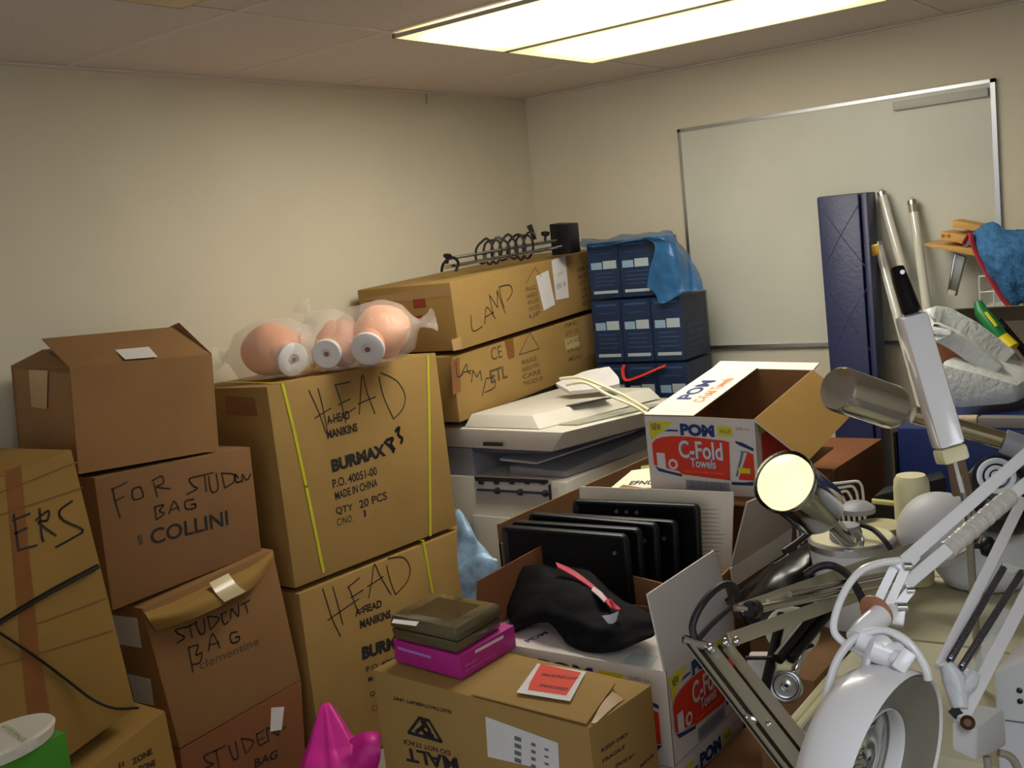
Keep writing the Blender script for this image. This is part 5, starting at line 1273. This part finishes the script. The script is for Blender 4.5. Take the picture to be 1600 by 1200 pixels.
# links
obj('link', B().bar(P(1397, 886, 1.42), P(1366, 950, 1.40), .011, .003), WPLAST, t)
obj('link', B().bar(P(1414, 890, 1.41), P(1386, 952, 1.39), .011, .003), WPLAST, t)
obj('pivot_block', B().bar(P(1402, 946, 1.39), P(1398, 978, 1.38), .022, .014), WPLAST, t, bevel=.004)
obj('bolt', B().lathe(P(1408, 950, 1.385), RT, [(.007, -.006), (.007, .006), (.004, .008)], 12), CHROME, t)
obj('bolt', B().lathe(P(1420, 924, 1.40), RT, [(.006, -.004), (.006, .006), (.004, .008)], 12), CHROME, t)
obj('bolt', B().lathe(P(1416, 886, 1.41), RT, [(.006, -.004), (.006, .006), (.004, .008)], 12), CHROME, t)
obj('link_arm', B().bar(P(1404, 946, 1.392), P(1424, 920, 1.40), .012, .006), WPLAST, t)
# parallel arms
obj('upper_arm', B().bar(P(1410, 880, 1.42), P(1745, 585, 1.72), .0175, .013), WPLAST, t, bevel=.003)
obj('lower_arm', B().bar(P(1411, 917, 1.41), P(1752, 630, 1.72), .0175, .013), WPLAST, t, bevel=.003)
obj('arm_joint', B().bar(P(1403, 893, 1.417), P(1428, 866, 1.43), .020, .016), WPLAST, t, bevel=.004)
w0, w1 = P(1478, 861, 1.463), P(1578, 776, 1.55)
k = B(); nw = 17; pts = [w0+(w1-w0)*(i/60) for i in range(61)]
k.tube(pts, [   .0128+.0005*math.sin(i*2.1)+.0004*math.sin(i*.9) for i in range(61)], 14)
obj('tape_wrap', k, mat('crinkled tape', (196, 192, 184), .22, bump=.4, bscale=60), t, smooth=60)
el = P(1752, 608, 1.72)
obj('elbow', B().lathe(el-FW*.02, FW, [(.03, 0), (.03, .05)], 20), WPLAST, t)
obj('pole', B().tube([el, vert(el, .03)], .016, 14), WPLAST, t)
obj('pole_base', B().lathe(vert(el, .004), (0, 0, 1), [(.2, 0), (.2, .02), (.03, .035)], 30), WPLAST, t)
# cables of the lamp
obj('cable', B().tube([P(1404, 876, 1.415), P(1375, 880, 1.41), P(1345, 892, 1.40), P(1322, 920, 1.39), P(1306, 958, 1.38), P(1303, 985, 1.375), P(1316, 1002, 1.37), P(1340, 1016, 1.355), P(1354, 1026, 1.345)], .0048, 10, smooth=6), WPLAST, t)
obj('cable', B().tube([P(1288, 1120, 1.36), P(1294, 1075, 1.36), P(1308, 1032, 1.36), P(1330, 1002, 1.35), P(1356, 988, 1.34), P(1384, 986, 1.33), P(1412, 998, 1.315), P(1432, 1020, 1.305), P(1446, 1044, 1.30), P(1450, 1062, 1.30)], .0052, 10, smooth=6), WPLAST, t)
# cream lens cover edge at the left of the shade
obj('cover_edge', B().sheet([[P(1272, 1116, 1.37), P(1266, 1150, 1.37), P(1256, 1190, 1.37), P(1250, 1230, 1.37)], [P(1286, 1116, 1.345), P(1282, 1150, 1.345), P(1272, 1190, 1.345), P(1266, 1230, 1.345)]], 5, .004), CREAM, t, smooth=60)

# ------------------------------------------------------------------ second white arm with springs, on a pale trolley
def barz(a_, b_, wd, th, m, n_, **kw): return obj(n_, B().bar(a_, b_, wd, th), m, t, **kw)
t = thing('spring_arm_lamp', 'white spring balanced lamp arm rising from a pale grey box at the right edge', 'lamp arm', P(1530, 1180, 1.55))
z = lambda x, y: (1320+x/5, 960+y/5)
hp = [(830, 850), (1035, 880), (1020, 1145), (835, 1060)]
hf = [P(*z(x, y), 1.50) for x, y in ((835, 830), (1035, 890), (1025, 1150), (838, 1062))]
hb = [P(*z(x, y), 1.60) for x, y in ((1000, 690), (1245, 735), (1270, 1030), (1010, 960))]
obj('housing', B().hexa(hf+hb), WGREY, t, bevel=.006)
barz(P(*z(905, 835), 1.50), P(*z(1560, -430), 1.75), .019, .014, WPLAST, 'arm_bar', bevel=.003)
barz(P(*z(740, 420), 1.55), P(*z(1390, -900), 1.80), .017, .012, WPLAST, 'arm_bar', bevel=.003)
def spring(a_, b_, nm):
    d = (b_-a_); L_ = d.length; d.normalize(); u = d.orthogonal().normalized(); v_ = d.cross(u); pts = []
    N = int(L_/.0042)*8
    for i in range(N+1):
        q = i/N; an = i*math.pi/4; pts.append(a_+(b_-a_)*q+(u*math.cos(an)+v_*math.sin(an))*.0042)
    obj(nm, B().tube(pts, .0016, 5), mat('spring steel', (120, 120, 132), .25, 1), t)
spring(P(*z(815, 370), 1.53), P(*z(1245, -370), 1.68), 'spring')
spring(P(*z(905, 425), 1.52), P(*z(1385, -330), 1.67), 'spring')
barz(P(*z(1225, -380), 1.68), P(*z(1420, -320), 1.67), .012, .006, STEEL, 'spring_bar')
obj('joint', B().tube([P(*z(790, 380), 1.535), P(*z(850, 500), 1.53), P(*z(880, 620), 1.52), P(*z(900, 740), 1.51)], [.010, .017, .015, .011], 12, smooth=4), mat('taped white joint', (204, 208, 214), .35, bump=.5, bscale=50), t, smooth=60)
obj('joint', B().tube([P(*z(1000, 450), 1.535), P(*z(960, 530), 1.53), P(*z(890, 600), 1.52)], [.010, .014, .012], 12, smooth=4), mat('taped white joint', (204, 208, 214), .35), t, smooth=60)
barz(P(*z(840, 740), 1.51), P(*z(890, 790), 1.50), .014, .006, DGREY, 'stop_plate')
obj('bolt', B().lathe(P(*z(960, 845), 1.49), (POS-P(*z(960, 845), 1.49)), [(.010, -.004), (.010, .005), (.005, .009)], 16), mat('brown bolt', (110, 84, 70), .3, 1), t)
obj('plastic_strip', B().bar(P(*z(1000, 470), 1.56), P(*z(1260, -40), 1.66), .014, .002), film('clear plastic strip', (220, 225, 225), .6, .2, 40), t)
obj('cable', B().tube([P(*z(1110, 1110), 1.56), P(*z(1120, 1200), 1.56), P(*z(1110, 1320), 1.56)], .006, 8, smooth=4), mat('taupe cable', (140, 132, 120), .5), t)
obj('cable', B().tube([P(*z(1200, 1080), 1.58), P(*z(1290, 1110), 1.58), P(*z(1350, 1200), 1.58), P(*z(1370, 1330), 1.58)], .006, 8, smooth=4), mat('taupe cable', (140, 132, 120), .5), t)
t = thing('trolley', 'pale grey trolley body with two screws at the right edge, behind the spring arm box', 'trolley', vert(P(1600, 1150, 1.75), .004))
fr = [P(*z(740, 380), 1.86), P(*z(900, 430), 1.80), P(*z(1150, 450), 1.74), P(*z(1420, 320), 1.70), P(*z(1700, 250), 1.68)]
tl, tr = P(*z(1150, 455), 1.72), P(*z(1750, 200), 1.66)
bl, br = vert(tl, .004)+V((.0, .02, 0)), vert(tr, .004)+V((.0, .02, 0))
bk = V((.02, .30, 0))
obj('body', B().hexa([tl, tr, br, bl, tl+bk, tr+bk, br+bk, bl+bk]), WGREY, t, bevel=.012)
pl = plane(tl, tr, bl)
for x, y in ((1365, 593), (1370, 677)): obj('screw', B().lathe(hit(*z(x, y), pl), pl[1], [(.0045, -.002), (.0045, .002), (.002, .004)], 12), mat('dark screw', (50, 50, 56), .3, .8), t)
b = B(); write(b, pl, [[z(1255, 825), z(1420, 848)]], .002, sm=1); decal(t, b, mat('panel gap', (70, 72, 78), .7))

# ------------------------------------------------------------------ folded chrome lamp arms lower left of the white lamps
OL = mat('satin nickel', (192, 188, 168), .34, .7)
t = thing('folding_arm_lamp', 'folded satin chrome lamp arm with black cable and knob in front of the towel carton', 'lamp arm', P(1160, 1030, 1.8))
z = lambda x, y: (1000+x/3.75, 880+y/3.75)
a4 = lambda x, y, tt: P(*z(x, y), tt)
bz = lambda p0, p1, wd, th, m, n_, **kw: obj(n_, B().bar(p0, p1, wd, th), m, t, **kw)
bz(P(1158, 952, 1.88), P(1446, 850, 2.30), .022, .004, OL, 'flat_bar', bevel=.001)
bz(P(1140, 1000, 1.80), P(1390, 912, 2.12), .024, .004, OL, 'flat_bar', bevel=.001)
obj('chrome_rod', B().tube([P(1188, 951, 1.86), P(1400, 906, 2.12)], .0075, 12), CHROME, t)
obj('chrome_rod', B().tube([P(1234, 928, 1.92), P(1400, 893, 2.13)], .0055, 12), CHROME, t)
obj('knob', B().lathe(P(1176, 952, 1.83), (P(1176, 952, 1.83)-P(1210, 945, 1.9)), [(.012, -.016), (.0155, -.010), (.0155, .010), (.011, .015)], 22), BLACK, t, smooth=40)
obj('knob_pin', B().tube([P(1148, 950, 1.82), P(1166, 951, 1.825)], .006, 10), CHROME, t)
# lower arm: three flat bars
for i, (p0, p1, wd) in enumerate([((1072, 1000), (1262, 1250), .012), ((1106, 1008), (1285, 1240), .020), ((1136, 1010), (1300, 1215), .018)]):
    bz(P(*p0, 1.74), P(*p1, 1.52), wd, .004, OL, 'flat_bar', bevel=.001)
bz(P(1068, 998, 1.745), P(1250, 1238, 1.525), .004, .012, mat('dark bar edge', (60, 58, 60), .4, .8), 'bar_edge')
bz(P(1090, 1006, 1.75), P(1275, 1245, 1.53), .010, .003, mat('dark inner bar', (70, 66, 54), .45, .6), 'inner_bar')
bz(P(1122, 1010, 1.75), P(1292, 1230, 1.53), .010, .003, mat('dark inner bar', (70, 66, 54), .45, .6), 'inner_bar')
obj('cross_rod', B().tube([P(1068, 998, 1.735), P(1084, 1004, 1.735), P(1114, 1012, 1.735)], .0075, 10), CHROME, t)
for x, y, tt in ((1110, 1013, 1.725), (1134, 1004, 1.735), (1151, 1002, 1.74), (1166, 1122, 1.63), (1202, 1132, 1.62)): obj('bolt', B().lathe(P(x, y, tt), (POS-P(x, y, tt)), [(.0075, -.004), (.0075, .004), (.003, .008)], 14), CHROME, t, smooth=50)
obj('cross_rod', B().tube([P(1160, 1120, 1.64), P(1184, 1127, 1.635)], .007, 10), CHROME, t)
obj('chrome_rod', B().tube([P(1171, 1132, 1.625), P(1245, 1225, 1.545)], .005, 10), CHROME, t)
for x, y in ((1118, 1042), (1143, 1036), (1131, 1060), (1141, 1078)): obj('red_band', B().lathe(P(x, y, 1.72), (P(1285, 1240, 1.5)-P(1106, 1008, 1.74)), [(.004, -.007), (.004, .007)], 10), RED, t)
obj('cable', B().tube([P(1086, 1000, 1.735), P(1082, 978, 1.74), P(1092, 952, 1.75), P(1110, 928, 1.77), P(1130, 914, 1.79), P(1146, 916, 1.80), P(1152, 934, 1.81)], .0062, 10, smooth=6), BLKRUB, t)
obj('cable', B().tube([P(1090, 1000, 1.735), P(1112, 975, 1.76), P(1140, 950, 1.79)], .005, 8, smooth=5), BLKRUB, t)
obj('cable', B().tube([P(1258, 898, 2.05), P(1278, 886, 2.05), P(1300, 884, 2.05), P(1322, 896, 2.03), P(1338, 918, 2.0), P(1350, 945, 1.98), P(1354, 975, 1.98)], .0075, 10, smooth=6), BLKRUB, t)
# black rods, chrome ball and small white things behind
t = thing('tripod_rods', 'black metal rods crossing behind the chrome lamp arm', 'rod', P(1240, 1000, 2.1))
for q in (((1222, 960), (1192, 1090), .010), ((1295, 930), (1215, 1030), .012), ((1305, 945), (1235, 1030), .010)):
    obj('rod', B().tube([P(*q[0], 2.12), P(*q[1], 2.02)], q[2], 10), BLACK, t)
obj('rod', B().tube([P(1165, 1028, 2.06), P(1215, 1028, 2.05), P(1270, 1008, 2.08)], .004, 8), BLACK, t)
cb = P(1228, 1072, 2.06)
t = thing('chrome_ball_lamp', 'small round chrome lamp lying among the rods below the folded arm', 'lamp', cb-V((0, 0, .03)))
axb = (POS-cb).normalized()
obj('shade', B().lathe(cb, axb, [(.012, -.045), (.024, -.035), (.031, -.012), (.032, .004), (.029, .016), (.027, .014), (.024, .0), (.015, -.015), (.003, -.02)], 30, cap1=False), CHROME, t, smooth=60)
obj('neck', B().tube([cb-axb*.04, P(1244, 1042, 2.12), P(1256, 1010, 2.12)], .010, 12, smooth=4), CHROME, t)
obj('collar', B().tube([P(1212, 1036, 2.05), P(1234, 1036, 2.05)], .014, 12), CREAM, t)
c8 = cbox(2.20, 2.30, -2.73, -2.60, .801, .86)
tag(obj('white_carton', B().hexa([P(1168, 1030, 2.12), P(1202, 1030, 2.12), P(1200, 1085, 2.10), P(1160, 1075, 2.10), P(1172, 1018, 2.25), P(1206, 1018, 2.25), P(1204, 1070, 2.25), P(1166, 1060, 2.25)]), WHITEC, bevel=.003), 'small white carton under the crossing black rods', 'box')
tag(obj('pale_dish', B().lathe(P(1238, 985, 2.22), (POS-P(1238, 985, 2.22)).normalized()+UP*.6, [(.02, -.02), (.045, -.012), (.055, .0), (.05, .002), (.03, -.008)], 30), mat('pale green plastic', (196, 198, 176), .4), smooth=50), 'pale plastic dish lying behind the black rods', 'dish')
# white machine cabinet between the chrome arm and the ring lamp
q = [P(1232, 1128, 1.80), P(1300, 1050, 1.98), P(1345, 1080, 1.92), P(1275, 1170, 1.74)]
zt_ = sum(p.z for p in q)/4
q = [V((p.x, p.y, zt_)) for p in q]
t = thing('machine_cabinet', 'white machine cabinet with a raised rim between the chrome arm and the ring lamp', 'cabinet', V((q[0].x, q[0].y, .004)))
lo = [vert(p, .004) for p in q]
dn_ = V((0, 0, -.012))
obj('body', B().hexa([q[0]+dn_, q[3]+dn_, lo[3], lo[0], q[1]+dn_, q[2]+dn_, lo[2], lo[1]]), WGREY, t, bevel=.006)
b = B()
b.tube([q[0], q[1]], .008, 8); b.tube([q[0]+(q[3]-q[0])*.25, q[1]+(q[2]-q[1])*.25], .006, 8); b.tube([q[0], q[3]], .006, 8)
obj('rim', b, CREAM, t)
